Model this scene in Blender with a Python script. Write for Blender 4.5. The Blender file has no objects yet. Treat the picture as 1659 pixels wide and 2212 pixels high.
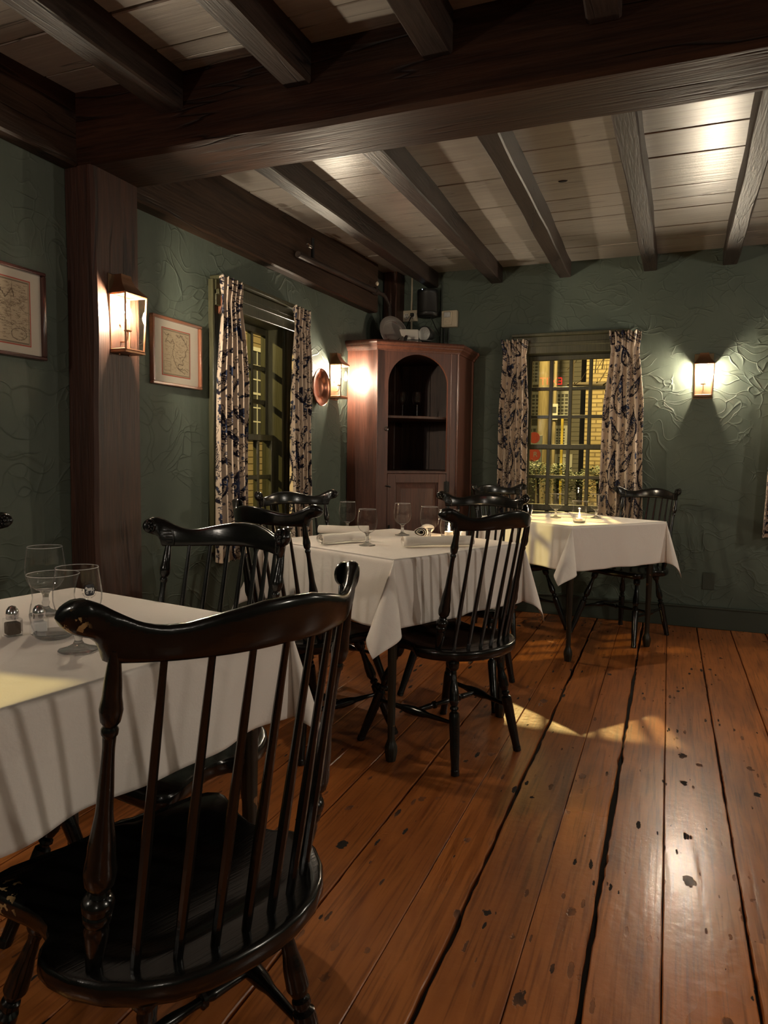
import bpy, math, random
import numpy as np
from mathutils import Matrix, Vector
random.seed(7); rng = np.random.default_rng(7)
PI = math.pi
sc = bpy.context.scene
COL = sc.collection

# ------------------------------------------------------------------ camera
cd = bpy.data.cameras.new('camera'); cam = bpy.data.objects.new('camera', cd); COL.objects.link(cam)
Rr = (0.92843740, 0.37125778, 0.01310185); Ru = (-0.04053385, 0.06618260, 0.99698389); Rf = (-0.36927091, 0.92616820, -0.07649491)
cam.matrix_world = Matrix(((Rr[0], Ru[0], -Rf[0], 0), (Rr[1], Ru[1], -Rf[1], 0), (Rr[2], Ru[2], -Rf[2], 1.14), (0, 0, 0, 1)))
cd.sensor_fit = 'VERTICAL'; cd.sensor_height = 24; cd.sensor_width = 18; cd.lens = 1536.6/2212*24
cd.clip_start = .02
sc.camera = cam
# ------------------------------------------------------------------ world, light, exposure
w = bpy.data.worlds.new('night'); sc.world = w; w.use_nodes = True
w.node_tree.nodes['Background'].inputs[0].default_value = (.10, .12, .17, 1)
w.node_tree.nodes['Background'].inputs[1].default_value = .06
sc.view_settings.view_transform = 'Standard'; sc.view_settings.look = 'None'
sc.view_settings.exposure = 1.15; sc.view_settings.gamma = 1; sc.view_settings.use_curve_mapping = False
WARM = (1, .88, .74)
BULB = 1700.0                       # emission of the candle bulbs in the wall lanterns
def lamp(name, loc, watt, col, r):
    l = bpy.data.lights.new(name, 'POINT'); l.energy = watt; l.color = col; l.shadow_soft_size = r
    o = bpy.data.objects.new(name, l); COL.objects.link(o); o.location = loc; return o
lamp('street_light', (-1.55, 9.85, 5.28), 1400, (1, .74, .26), .05)        # sodium lamp behind the back window
lamp('side_street_light', (-6.6, .2, 4.4), 700, (1, .78, .26), .06)      # sodium lamp outside the left window
lamp('right_fill_light', (2.35, 1.4, 1.72), 24, WARM, .035)  # unseen fill lamp, its side taken from the chair shadows on the cloths
lamp('right_fill_light', (2.35, 3.9, 1.72), 18, WARM, .035)  # second fill lamp added off camera, further along the right side
lamp('rear_fill_light', (1.0, -1.7, 1.72), 8, WARM, .035)  # weak fill lamp added out of view behind the camera
lamp('left_fill_light', (-1.9, -.75, 1.70), 12, WARM, .03)  # fill lamp added out of view on the left

# ------------------------------------------------------------------ helpers
def tag(o, label=None, cat=None, group=None, kind=None):
    if label: o['label'] = label
    if cat: o['category'] = cat
    if group: o['group'] = group
    if kind: o['kind'] = kind
    return o
def empty(name, loc=(0, 0, 0), rz=0, label=None, cat=None, group=None, kind=None):
    o = bpy.data.objects.new(name, None); COL.objects.link(o); o.location = loc; o.rotation_euler = (0, 0, rz)
    o.empty_display_size = .05
    return tag(o, label, cat, group, kind)
def copy_tree(o, parent=None):
    c = o.copy(); COL.objects.link(c); c.parent = parent
    for ch in list(o.children): copy_tree(ch, c)
    return c
class MB:
    def __init__(s): s.v = []; s.f = []; s.m = []
    def add(s, v, f, mi=0):
        b = len(s.v); s.v += [tuple(p) for p in v]; s.f += [tuple(i+b for i in q) for q in f]; s.m += [mi]*len(f); return s
    def box(s, x0, x1, y0, y1, z0, z1, mi=0, M=None):
        v = [(x, y, z) for z in (z0, z1) for y in (y0, y1) for x in (x0, x1)]
        if M is not None: v = [tuple(M @ Vector(p)) for p in v]
        return s.add(v, [(0, 2, 3, 1), (4, 5, 7, 6), (0, 1, 5, 4), (2, 6, 7, 3), (0, 4, 6, 2), (1, 3, 7, 5)], mi)
    def prism(s, pts, z0, z1, mi=0, M=None):
        n = len(pts); v = [(p[0], p[1], z0) for p in pts]+[(p[0], p[1], z1) for p in pts]
        if M is not None: v = [tuple(M @ Vector(p)) for p in v]
        f = [tuple(range(n))[::-1], tuple(range(n, 2*n))]+[(i, (i+1) % n, n+(i+1) % n, n+i) for i in range(n)]
        return s.add(v, f, mi)
    def lathe(s, prof, n=24, M=None, mi=0, cap=True):
        v = []; f = []
        for r, z in prof:
            for k in range(n):
                a = 2*PI*k/n; v.append((r*math.cos(a), r*math.sin(a), z))
        if M is not None: v = [tuple(M @ Vector(p)) for p in v]
        for i in range(len(prof)-1):
            for k in range(n):
                k2 = (k+1) % n; f.append((i*n+k, i*n+k2, (i+1)*n+k2, (i+1)*n+k))
        if cap:
            f.append(tuple(range(n))[::-1]); b = (len(prof)-1)*n; f.append(tuple(range(b, b+n)))
        return s.add(v, f, mi)
    def tube(s, pts, rad, n=8, mi=0):
        pts = [Vector(p) for p in pts]
        if not hasattr(rad, '__len__'): rad = [rad]*len(pts)
        up = Vector((.13, .27, .95)); rings = []; prev = None
        for i, p in enumerate(pts):
            t = (pts[min(i+1, len(pts)-1)]-pts[max(i-1, 0)]).normalized()
            a = (prev - t*prev.dot(t)) if prev is not None else t.cross(up)
            if a.length < 1e-6: a = t.cross(Vector((1, 0, 0)))
            a.normalize(); b = t.cross(a); prev = a
            rings.append([tuple(p+(a*math.cos(2*PI*k/n)+b*math.sin(2*PI*k/n))*rad[i]) for k in range(n)])
        v = [q for r in rings for q in r]; f = []
        for i in range(len(pts)-1):
            for k in range(n):
                k2 = (k+1) % n; f.append((i*n+k, i*n+k2, (i+1)*n+k2, (i+1)*n+k))
        f.append(tuple(range(n))[::-1]); b = (len(pts)-1)*n; f.append(tuple(range(b, b+n)))
        return s.add(v, f, mi)
    def turned(s, p0, p1, prof, n=16, steps=44, mi=0):
        p0 = Vector(p0); p1 = Vector(p1); d = p1-p0; L = d.length
        ts = sorted(set([i/steps for i in range(steps+1)]+[p[0] for p in prof])); pr = []
        for t in ts:
            for a, b in zip(prof[:-1], prof[1:]):
                if a[0] <= t <= b[0]+1e-9:
                    u = (t-a[0])/max(b[0]-a[0], 1e-6); u = u*u*(3-2*u); pr.append((a[1]+(b[1]-a[1])*u, t*L)); break
        M = Matrix.Translation(p0) @ d.to_track_quat('Z', 'Y').to_matrix().to_4x4()
        return s.lathe(pr, n, M, mi)
    def build(s, name, mat, parent=None, smooth=None, bevel=0, seg=2, loc=None):
        me = bpy.data.meshes.new(name); me.from_pydata(s.v, [], s.f)
        mats = mat if isinstance(mat, (list, tuple)) else [mat]
        for m in mats: me.materials.append(m)
        if len(mats) > 1: me.polygons.foreach_set('material_index', s.m)
        me.update()
        if smooth:
            me.polygons.foreach_set('use_smooth', [True]*len(me.polygons)); me.set_sharp_from_angle(angle=math.radians(smooth))
        o = bpy.data.objects.new(name, me); COL.objects.link(o); o.parent = parent
        if loc: o.location = loc
        if bevel:
            b = o.modifiers.new('bevel', 'BEVEL'); b.width = bevel; b.segments = seg; b.limit_method = 'ANGLE'; b.angle_limit = .6
            me.polygons.foreach_set('use_smooth', [True]*len(me.polygons)); me.set_sharp_from_angle(angle=.6)
        return o
def gridmesh(name, P, mat, parent=None, col=None, smooth=True):
    """P: (nv, nu, 3) array of points, col optional (nv, nu, 3) linear colours as a point attribute"""
    nv, nu = P.shape[:2]
    idx = np.arange(nv*nu).reshape(nv, nu)
    q = np.stack([idx[:-1, :-1], idx[:-1, 1:], idx[1:, 1:], idx[1:, :-1]], -1).reshape(-1, 4)
    me = bpy.data.meshes.new(name); n = len(q)
    me.vertices.add(nv*nu); me.vertices.foreach_set('co', P.reshape(-1).astype(np.float32))
    me.loops.add(n*4); me.loops.foreach_set('vertex_index', q.reshape(-1).astype(np.int32))
    me.polygons.add(n); me.polygons.foreach_set('loop_start', (np.arange(n)*4).astype(np.int32))
    me.polygons.foreach_set('use_smooth', np.full(n, smooth))
    me.materials.append(mat)
    if col is not None:
        a = me.color_attributes.new('print', 'FLOAT_COLOR', 'POINT')
        c = np.ones((nv*nu, 4), np.float32); c[:, :3] = col.reshape(-1, 3); a.data.foreach_set('color', c.reshape(-1))
    me.update(calc_edges=True); me.validate()
    o = bpy.data.objects.new(name, me); COL.objects.link(o); o.parent = parent; return o
# ------------------------------------------------------------------ materials
def newmat(name):
    m = bpy.data.materials.new(name); m.use_nodes = True; nt = m.node_tree
    return m, nt, nt.nodes['Principled BSDF'], nt.nodes, nt.links
def simple(name, col, rough=.5, metal=0, coat=0, em=None, ems=0, bump=0, bscale=60, spec=None):
    m, nt, b, N, L = newmat(name)
    b.inputs['Base Color'].default_value = (*col, 1); b.inputs['Roughness'].default_value = rough; b.inputs['Metallic'].default_value = metal
    b.inputs['Coat Weight'].default_value = coat
    if spec is not None: b.inputs['Specular IOR Level'].default_value = spec
    if em: b.inputs['Emission Color'].default_value = (*em, 1); b.inputs['Emission Strength'].default_value = ems
    if bump:
        n = N.new('ShaderNodeTexNoise'); n.inputs['Scale'].default_value = bscale; n.inputs['Detail'].default_value = 6
        t = N.new('ShaderNodeTexCoord'); L.new(t.outputs['Object'], n.inputs['Vector'])
        bp = N.new('ShaderNodeBump'); bp.inputs['Strength'].default_value = bump; bp.inputs['Distance'].default_value = .002
        L.new(n.outputs[0], bp.inputs['Height']); L.new(bp.outputs[0], b.inputs['Normal'])
    return m
def ramp(N, L, src, stops):
    r = N.new('ShaderNodeValToRGB'); e = r.color_ramp.elements
    while len(e) < len(stops): e.new(.5)
    for k, (p, c) in enumerate(stops):
        e[k].position = p; e[k].color = (*c, 1) if len(c) == 3 else c
    L.new(src, r.inputs[0]); return r
def wood(name, c1, c2, axis='X', rough=.5, coat=0, bump=.35, scale=1.0, cracks=0, rnd=.25, wear=None, spec=.5, fine=1.0, grain=.6):
    m, nt, b, N, L = newmat(name)
    t = N.new('ShaderNodeTexCoord'); mp = N.new('ShaderNodeMapping'); L.new(t.outputs['Object'], mp.inputs['Vector'])
    sx = {'X': (.06, 1, 1), 'Y': (1, .06, 1), 'Z': (1, 1, .06)}[axis]
    mp.inputs['Scale'].default_value = tuple(a*22*scale for a in sx)
    oi = N.new('ShaderNodeObjectInfo'); add = N.new('ShaderNodeVectorMath'); add.operation = 'MULTIPLY_ADD'
    cmb = N.new('ShaderNodeCombineXYZ'); [L.new(oi.outputs['Random'], cmb.inputs[k]) for k in range(3)]
    L.new(cmb.outputs[0], add.inputs[0]); add.inputs[1].default_value = (37, 53, 71); L.new(mp.outputs[0], add.inputs[2])
    n1 = N.new('ShaderNodeTexNoise'); n1.inputs['Scale'].default_value = 1.0; n1.inputs['Detail'].default_value = 8; n1.inputs['Roughness'].default_value = .65; n1.inputs['Distortion'].default_value = .6
    L.new(add.outputs[0], n1.inputs['Vector'])
    n2 = N.new('ShaderNodeTexNoise'); n2.inputs['Scale'].default_value = 5.5*fine; n2.inputs['Detail'].default_value = 4
    L.new(add.outputs[0], n2.inputs['Vector'])
    r = ramp(N, L, n1.outputs[0], [(.3, c1), (.68, c2)])
    hs = N.new('ShaderNodeHueSaturation'); L.new(r.outputs[0], hs.inputs['Color'])
    mr = N.new('ShaderNodeMapRange'); L.new(oi.outputs['Random'], mr.inputs[0]); mr.inputs[3].default_value = 1-rnd; mr.inputs[4].default_value = 1+rnd
    L.new(mr.outputs[0], hs.inputs['Value'])
    mx = N.new('ShaderNodeMix'); mx.data_type = 'RGBA'; mx.blend_type = 'MULTIPLY'; mx.inputs[0].default_value = grain
    r2 = ramp(N, L, n2.outputs[0], [(.35, (.45, .45, .45)), (.6, (1, 1, 1))])
    L.new(hs.outputs[0], mx.inputs[6]); L.new(r2.outputs[0], mx.inputs[7]); out = mx.outputs[2]
    h = n2.outputs[0]
    if cracks:
        mp2 = N.new('ShaderNodeMapping'); L.new(t.outputs['Object'], mp2.inputs['Vector'])
        mp2.inputs['Scale'].default_value = {'X': (.5, 7, 7), 'Y': (7, .5, 7), 'Z': (7, 7, .5)}[axis]
        ns = N.new('ShaderNodeTexNoise'); ns.inputs['Scale'].default_value = 1.3; ns.inputs['Detail'].default_value = 3; L.new(mp2.outputs[0], ns.inputs['Vector'])
        vo = N.new('ShaderNodeMath'); vo.operation = 'SUBTRACT'; L.new(ns.outputs[0], vo.inputs[0]); vo.inputs[1].default_value = .5
        ab = N.new('ShaderNodeMath'); ab.operation = 'ABSOLUTE'; L.new(vo.outputs[0], ab.inputs[0])
        ck = ramp(N, L, ab.outputs[0], [(0, (0, 0, 0)), (.012*cracks, (1, 1, 1))])
        big = N.new('ShaderNodeTexNoise'); big.inputs['Scale'].default_value = 2.2; L.new(t.outputs['Object'], big.inputs['Vector'])
        bm = ramp(N, L, big.outputs[0], [(.5, (1, 1, 1)), (.6, (0, 0, 0))])
        mxx = N.new('ShaderNodeMath'); mxx.operation = 'MAXIMUM'; L.new(ck.outputs[0], mxx.inputs[0]); L.new(bm.outputs[0], mxx.inputs[1])
        m3 = N.new('ShaderNodeMix'); m3.data_type = 'RGBA'; m3.blend_type = 'MULTIPLY'; m3.inputs[0].default_value = .8
        L.new(out, m3.inputs[6]); L.new(mxx.outputs[0], m3.inputs[7]); out = m3.outputs[2]
        ad = N.new('ShaderNodeMath'); ad.operation = 'MULTIPLY_ADD'; L.new(mxx.outputs[0], ad.inputs[0]); ad.inputs[1].default_value = 1.2; L.new(h, ad.inputs[2]); h = ad.outputs[0]
    if wear:
        wn = N.new('ShaderNodeTexNoise'); wn.inputs['Scale'].default_value = wear[1]; wn.inputs['Detail'].default_value = 5; L.new(t.outputs['Object'], wn.inputs['Vector'])
        wr = ramp(N, L, wn.outputs[0], [(wear[2], (0, 0, 0)), (wear[2]+.02, (1, 1, 1))])
        m4 = N.new('ShaderNodeMix'); m4.data_type = 'RGBA'; L.new(wr.outputs[0], m4.inputs[0]); L.new(out, m4.inputs[6]); m4.inputs[7].default_value = (*wear[0], 1); out = m4.outputs[2]
    if wear and wear[2] < .6:       # chips only where this chair is worn: its left ear and the seat's front corner
        def near_pt(P, r):
            d = N.new('ShaderNodeVectorMath'); d.operation = 'DISTANCE'; L.new(t.outputs['Object'], d.inputs[0]); d.inputs[1].default_value = P
            return ramp(N, L, d.outputs['Value'], [(r*.7, (1, 1, 1)), (r, (0, 0, 0))]).outputs[0]
        q1, q2 = near_pt((-.236, -.135, .936), .022), near_pt((-.21, .20, .425), .045)
        mm = N.new('ShaderNodeMath'); mm.operation = 'MAXIMUM'; L.new(q1, mm.inputs[0]); L.new(q2, mm.inputs[1])
        m5 = N.new('ShaderNodeMath'); m5.operation = 'MULTIPLY'; L.new(mm.outputs[0], m5.inputs[0]); L.new(wr.outputs[0], m5.inputs[1]); L.new(m5.outputs[0], m4.inputs[0])
    L.new(out, b.inputs['Base Color']); b.inputs['Roughness'].default_value = rough; b.inputs['Coat Weight'].default_value = coat; b.inputs['Coat Roughness'].default_value = .12
    b.inputs['Specular IOR Level'].default_value = spec
    bp = N.new('ShaderNodeBump'); bp.inputs['Strength'].default_value = bump; bp.inputs['Distance'].default_value = .003
    L.new(h, bp.inputs['Height']); L.new(bp.outputs[0], b.inputs['Normal'])
    return m
def plaster(name, col, col2):
    m, nt, b, N, L = newmat(name)
    t = N.new('ShaderNodeTexCoord')
    wn = N.new('ShaderNodeTexNoise'); wn.inputs['Scale'].default_value = 2.3; wn.inputs['Detail'].default_value = 2; L.new(t.outputs['Object'], wn.inputs['Vector'])
    wp = N.new('ShaderNodeVectorMath'); wp.operation = 'MULTIPLY_ADD'; L.new(wn.outputs['Color'], wp.inputs[0]); wp.inputs[1].default_value = (.9, .9, .7); L.new(t.outputs['Object'], wp.inputs[2])
    def ridge(scale, lo, stretch):
        mp = N.new('ShaderNodeMapping'); mp.inputs['Scale'].default_value = stretch; L.new(wp.outputs[0], mp.inputs['Vector'])
        v = N.new('ShaderNodeTexVoronoi'); v.feature = 'DISTANCE_TO_EDGE'; v.inputs['Scale'].default_value = scale; L.new(mp.outputs[0], v.inputs['Vector'])
        r = ramp(N, L, v.outputs['Distance'], [(0, (.8, .8, .8)), (lo*.35, (.35,)*3), (lo, (0, 0, 0))])
        mk = N.new('ShaderNodeTexNoise'); mk.inputs['Scale'].default_value = 4.7; mk.inputs['Detail'].default_value = 1; L.new(t.outputs['Object'], mk.inputs['Vector'])
        mr = ramp(N, L, mk.outputs[0], [(.40, (0, 0, 0)), (.54, (1, 1, 1))])
        mu = N.new('ShaderNodeMath'); mu.operation = 'MULTIPLY'; L.new(r.outputs[0], mu.inputs[0]); L.new(mr.outputs[0], mu.inputs[1]); return mu.outputs[0]
    a = ridge(3.2, .05, (1, 1, 1.5)); c = ridge(6.1, .045, (.8, .8, 2.0))
    s = N.new('ShaderNodeMath'); s.operation = 'ADD'; L.new(a, s.inputs[0]); L.new(c, s.inputs[1])
    f = N.new('ShaderNodeTexNoise'); f.inputs['Scale'].default_value = 26; f.inputs['Detail'].default_value = 7; f.inputs['Roughness'].default_value = .6
    mf = N.new('ShaderNodeMapping'); mf.inputs['Scale'].default_value = (1.4, 1.4, .35); L.new(t.outputs['Object'], mf.inputs['Vector']); L.new(mf.outputs[0], f.inputs['Vector'])
    lf = N.new('ShaderNodeTexNoise'); lf.inputs['Scale'].default_value = 3.0; lf.inputs['Detail'].default_value = 3; L.new(t.outputs['Object'], lf.inputs['Vector'])
    s2 = N.new('ShaderNodeMath'); s2.operation = 'MULTIPLY_ADD'; L.new(f.outputs[0], s2.inputs[0]); s2.inputs[1].default_value = .35; L.new(s.outputs[0], s2.inputs[2])
    s3 = N.new('ShaderNodeMath'); s3.operation = 'MULTIPLY_ADD'; L.new(lf.outputs[0], s3.inputs[0]); s3.inputs[1].default_value = 3.0; L.new(s2.outputs[0], s3.inputs[2])
    bp = N.new('ShaderNodeBump'); bp.inputs['Strength'].default_value = .55; bp.inputs['Distance'].default_value = .006
    L.new(s3.outputs[0], bp.inputs['Height']); L.new(bp.outputs[0], b.inputs['Normal'])
    r = ramp(N, L, lf.outputs[0], [(.3, col), (.7, col2)]); L.new(r.outputs[0], b.inputs['Base Color'])
    b.inputs['Roughness'].default_value = .62; b.inputs['Specular IOR Level'].default_value = .35
    return m
def floorwood(name):
    m, nt, b, N, L = newmat(name)
    t = N.new('ShaderNodeTexCoord'); oi = N.new('ShaderNodeObjectInfo')
    cmb = N.new('ShaderNodeCombineXYZ'); [L.new(oi.outputs['Random'], cmb.inputs[k]) for k in range(3)]
    def mapped(scale):
        mp = N.new('ShaderNodeMapping'); mp.inputs['Scale'].default_value = scale; L.new(t.outputs['Object'], mp.inputs['Vector'])
        ad = N.new('ShaderNodeVectorMath'); ad.operation = 'MULTIPLY_ADD'; L.new(cmb.outputs[0], ad.inputs[0]); ad.inputs[1].default_value = (37, 53, 71); L.new(mp.outputs[0], ad.inputs[2]); return ad.outputs[0]
    n1 = N.new('ShaderNodeTexNoise'); n1.inputs['Scale'].default_value = 1; n1.inputs['Detail'].default_value = 7; n1.inputs['Distortion'].default_value = 1.0; L.new(mapped((16, 1.6, 16)), n1.inputs['Vector'])
    n2 = N.new('ShaderNodeTexNoise'); n2.inputs['Scale'].default_value = 1; n2.inputs['Detail'].default_value = 4; L.new(mapped((2.2, 1.1, 2)), n2.inputs['Vector'])
    n3 = N.new('ShaderNodeTexNoise'); n3.inputs['Scale'].default_value = 1; n3.inputs['Detail'].default_value = 5; L.new(mapped((120, 4, 60)), n3.inputs['Vector'])
    r = ramp(N, L, n1.outputs[0], [(.3, (.29, .088, .020)), (.52, (.50, .175, .042)), (.75, (.36, .112, .026))])
    m1 = N.new('ShaderNodeMix'); m1.data_type = 'RGBA'; m1.blend_type = 'MULTIPLY'; m1.inputs[0].default_value = 1
    r2 = ramp(N, L, n2.outputs[0], [(.3, (.58, .50, .46)), (.65, (1.05, 1, 1))]); L.new(r.outputs[0], m1.inputs[6]); L.new(r2.outputs[0], m1.inputs[7])
    hs = N.new('ShaderNodeHueSaturation'); L.new(m1.outputs[2], hs.inputs['Color']); mr = N.new('ShaderNodeMapRange'); L.new(oi.outputs['Random'], mr.inputs[0]); mr.inputs[3].default_value = .82; mr.inputs[4].default_value = 1.12; L.new(mr.outputs[0], hs.inputs['Value'])
    # nail holes and gouges
    def spots(sc_, thr, seed):
        dn_ = N.new('ShaderNodeTexNoise'); dn_.inputs['Scale'].default_value = 60; dn_.inputs['Detail'].default_value = 3; L.new(t.outputs['Object'], dn_.inputs['Vector'])
        dv = N.new('ShaderNodeVectorMath'); dv.operation = 'MULTIPLY_ADD'; L.new(dn_.outputs['Color'], dv.inputs[0]); dv.inputs[1].default_value = (.35, .35, 0); L.new(mapped(sc_), dv.inputs[2])
        v = N.new('ShaderNodeTexVoronoi'); v.inputs['Scale'].default_value = 1; L.new(dv.outputs[0], v.inputs['Vector'])
        sp = N.new('ShaderNodeSeparateColor'); L.new(v.outputs['Color'], sp.inputs[0])
        g = N.new('ShaderNodeMath'); g.operation = 'POWER'; L.new(sp.outputs[seed], g.inputs[0]); g.inputs[1].default_value = 3
        g2 = N.new('ShaderNodeMath'); g2.operation = 'MULTIPLY'; L.new(g.outputs[0], g2.inputs[0]); g2.inputs[1].default_value = thr
        c = N.new('ShaderNodeMath'); c.operation = 'SUBTRACT'; L.new(v.outputs['Distance'], c.inputs[0]); L.new(g2.outputs[0], c.inputs[1])
        return ramp(N, L, c.outputs[0], [(0, (0, 0, 0)), (.03, (1, 1, 1))]).outputs[0]
    a = spots((15, 9, 1), .24, 0); c = spots((44, 11, 1), .32, 1)
    mn = N.new('ShaderNodeMath'); mn.operation = 'MINIMUM'; L.new(a, mn.inputs[0]); L.new(c, mn.inputs[1])
    cl = N.new('ShaderNodeTexNoise'); cl.inputs['Scale'].default_value = 3.4; L.new(t.outputs['Object'], cl.inputs['Vector'])
    cm = ramp(N, L, cl.outputs[0], [(.42, (0, 0, 0)), (.58, (1, 1, 1))])
    iv = N.new('ShaderNodeMath'); iv.operation = 'SUBTRACT'; iv.inputs[0].default_value = 1; L.new(mn.outputs[0], iv.inputs[1])
    hm = N.new('ShaderNodeMath'); hm.operation = 'MULTIPLY'; L.new(iv.outputs[0], hm.inputs[0]); L.new(cm.outputs[0], hm.inputs[1])
    mxx = N.new('ShaderNodeMath'); mxx.operation = 'SUBTRACT'; mxx.inputs[0].default_value = 1; L.new(hm.outputs[0], mxx.inputs[1])
    m2 = N.new('ShaderNodeMix'); m2.data_type = 'RGBA'; L.new(mxx.outputs[0], m2.inputs[0]); m2.inputs[6].default_value = (.012, .006, .003, 1); L.new(hs.outputs[0], m2.inputs[7])
    m3 = N.new('ShaderNodeMix'); m3.data_type = 'RGBA'; m3.blend_type = 'MULTIPLY'; m3.inputs[0].default_value = .8
    r3 = ramp(N, L, n3.outputs[0], [(.32, (.45, .4, .38)), (.5, (1, 1, 1))]); L.new(m2.outputs[2], m3.inputs[6]); L.new(r3.outputs[0], m3.inputs[7])
    L.new(m3.outputs[2], b.inputs['Base Color'])
    rr = ramp(N, L, n2.outputs[0], [(.3, (.40,)*3), (.7, (.26,)*3)])
    rm = N.new('ShaderNodeMath'); rm.operation = 'MULTIPLY_ADD'; L.new(hm.outputs[0], rm.inputs[0]); rm.inputs[1].default_value = .6; L.new(rr.outputs[0], rm.inputs[2]); L.new(rm.outputs[0], b.inputs['Roughness'])
    cw = N.new('ShaderNodeMath'); cw.operation = 'MULTIPLY'; L.new(mxx.outputs[0], cw.inputs[0]); cw.inputs[1].default_value = .25; L.new(cw.outputs[0], b.inputs['Coat Weight'])
    b.inputs['Coat Roughness'].default_value = .16
    bn = N.new('ShaderNodeTexNoise'); bn.inputs['Scale'].default_value = 38; bn.inputs['Detail'].default_value = 5; L.new(t.outputs['Object'], bn.inputs['Vector'])
    h = N.new('ShaderNodeMath'); h.operation = 'MULTIPLY_ADD'; L.new(bn.outputs[0], h.inputs[0]); h.inputs[1].default_value = .55; L.new(mxx.outputs[0], h.inputs[2])
    h2 = N.new('ShaderNodeMath'); h2.operation = 'MULTIPLY_ADD'; L.new(n1.outputs[0], h2.inputs[0]); h2.inputs[1].default_value = .8; L.new(h.outputs[0], h2.inputs[2])
    bp = N.new('ShaderNodeBump'); bp.inputs['Strength'].default_value = .5; bp.inputs['Distance'].default_value = .003
    L.new(h2.outputs[0], bp.inputs['Height']); L.new(bp.outputs[0], b.inputs['Normal']); L.new(bp.outputs[0], b.inputs['Coat Normal'])
    return m
def printed(name, rough=.85, sheen=0, coat=0, weave=True):
    m, nt, b, N, L = newmat(name)
    a = N.new('ShaderNodeVertexColor'); a.layer_name = 'print'; L.new(a.outputs[0], b.inputs['Base Color'])
    b.inputs['Roughness'].default_value = rough; b.inputs['Coat Weight'].default_value = coat; b.inputs['Specular IOR Level'].default_value = .2
    return m
def thin_glass(name, tint=(1, 1, 1), refl=.0, blend=.22, body=0):
    """a thin glass wall: clear straight on, mirror-like at grazing angles; body paints bright whitish edges"""
    m = bpy.data.materials.new(name); m.use_nodes = True; nt = m.node_tree; N = nt.nodes; L = nt.links
    N.remove(N['Principled BSDF']); out = N['Material Output']
    tr = N.new('ShaderNodeBsdfTransparent'); tr.inputs[0].default_value = (*tint, 1)
    gl = N.new('ShaderNodeBsdfGlossy'); gl.inputs['Roughness'].default_value = .01
    lw = N.new('ShaderNodeLayerWeight'); lw.inputs[0].default_value = blend
    ma = N.new('ShaderNodeMath'); ma.operation = 'MULTIPLY_ADD'; L.new(lw.outputs['Fresnel'], ma.inputs[0]); ma.inputs[1].default_value = .55; ma.inputs[2].default_value = refl
    cl = N.new('ShaderNodeClamp'); L.new(ma.outputs[0], cl.inputs[0])
    mx = N.new('ShaderNodeMixShader'); L.new(cl.outputs[0], mx.inputs[0]); L.new(tr.outputs[0], mx.inputs[1]); L.new(gl.outputs[0], mx.inputs[2])
    if body:
        di = N.new('ShaderNodeBsdfTranslucent'); di.inputs[0].default_value = (.8, .8, .8, 1); m2 = N.new('ShaderNodeMixShader')  # white mixed in towards the edges, imitating light caught by the glass
        f2 = N.new('ShaderNodeMath'); f2.operation = 'POWER'; L.new(lw.outputs['Facing'], f2.inputs[0]); f2.inputs[1].default_value = 2.2
        f3 = N.new('ShaderNodeMath'); f3.operation = 'MULTIPLY'; L.new(f2.outputs[0], f3.inputs[0]); f3.inputs[1].default_value = body
        L.new(f3.outputs[0], m2.inputs[0]); L.new(mx.outputs[0], m2.inputs[1]); L.new(di.outputs[0], m2.inputs[2]); mx = m2
    L.new(mx.outputs[0], out.inputs[0]); return m
def solid_glass(name, tw=1):
    m, nt, b, N, L = newmat(name)
    b.inputs['Transmission Weight'].default_value = tw; b.inputs['Roughness'].default_value = .02; b.inputs['IOR'].default_value = 1.48
    return m
def linen(name, col):
    m, nt, b, N, L = newmat(name)
    b.inputs['Base Color'].default_value = (*col, 1); b.inputs['Roughness'].default_value = .85; b.inputs['Specular IOR Level'].default_value = .15
    t = N.new('ShaderNodeTexCoord'); n = N.new('ShaderNodeTexNoise'); n.inputs['Scale'].default_value = 5; n.inputs['Detail'].default_value = 3; n.inputs['Distortion'].default_value = 1.2
    L.new(t.outputs['Object'], n.inputs['Vector'])
    n2 = N.new('ShaderNodeTexNoise'); n2.inputs['Scale'].default_value = 240; L.new(t.outputs['Object'], n2.inputs['Vector'])
    ad = N.new('ShaderNodeMath'); ad.operation = 'MULTIPLY_ADD'; L.new(n2.outputs[0], ad.inputs[0]); ad.inputs[1].default_value = .05; L.new(n.outputs[0], ad.inputs[2])
    bp = N.new('ShaderNodeBump'); bp.inputs['Strength'].default_value = .55; bp.inputs['Distance'].default_value = .012
    L.new(ad.outputs[0], bp.inputs['Height']); L.new(bp.outputs[0], b.inputs['Normal']); return m
M = {}
M['plaster'] = plaster('green_plaster', (.068, .088, .070), (.088, .108, .084))
M['beam'] = wood('dark_beam', (.020, .008, .004), (.056, .023, .011), 'X', .5, 0, .6, .8, cracks=1.2, rnd=.1, spec=.2)
M['beamY'] = wood('dark_beam_y', (.020, .012, .008), (.058, .032, .020), 'Y', .5, 0, .6, .8, cracks=1.2, rnd=.1, spec=.2)
M['joist'] = wood('joist_wood', (.020, .013, .011), (.050, .033, .026), 'Y', .48, 0, .5, 1.0, cracks=1.0, rnd=.1, spec=.35)
M['post'] = wood('post_wood', (.030, .012, .007), (.088, .036, .020), 'Z', .5, 0, .8, .8, cracks=1.8, rnd=.1)
M['ceil'] = wood('painted_board', (.27, .245, .22), (.33, .30, .265), 'X', .34, 0, .55, .7, cracks=.5, rnd=.06, fine=.6, grain=.28)
M['gap'] = simple('dark_gap', (.006, .004, .003), .9)
M['floor'] = floorwood('floor_plank')
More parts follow.
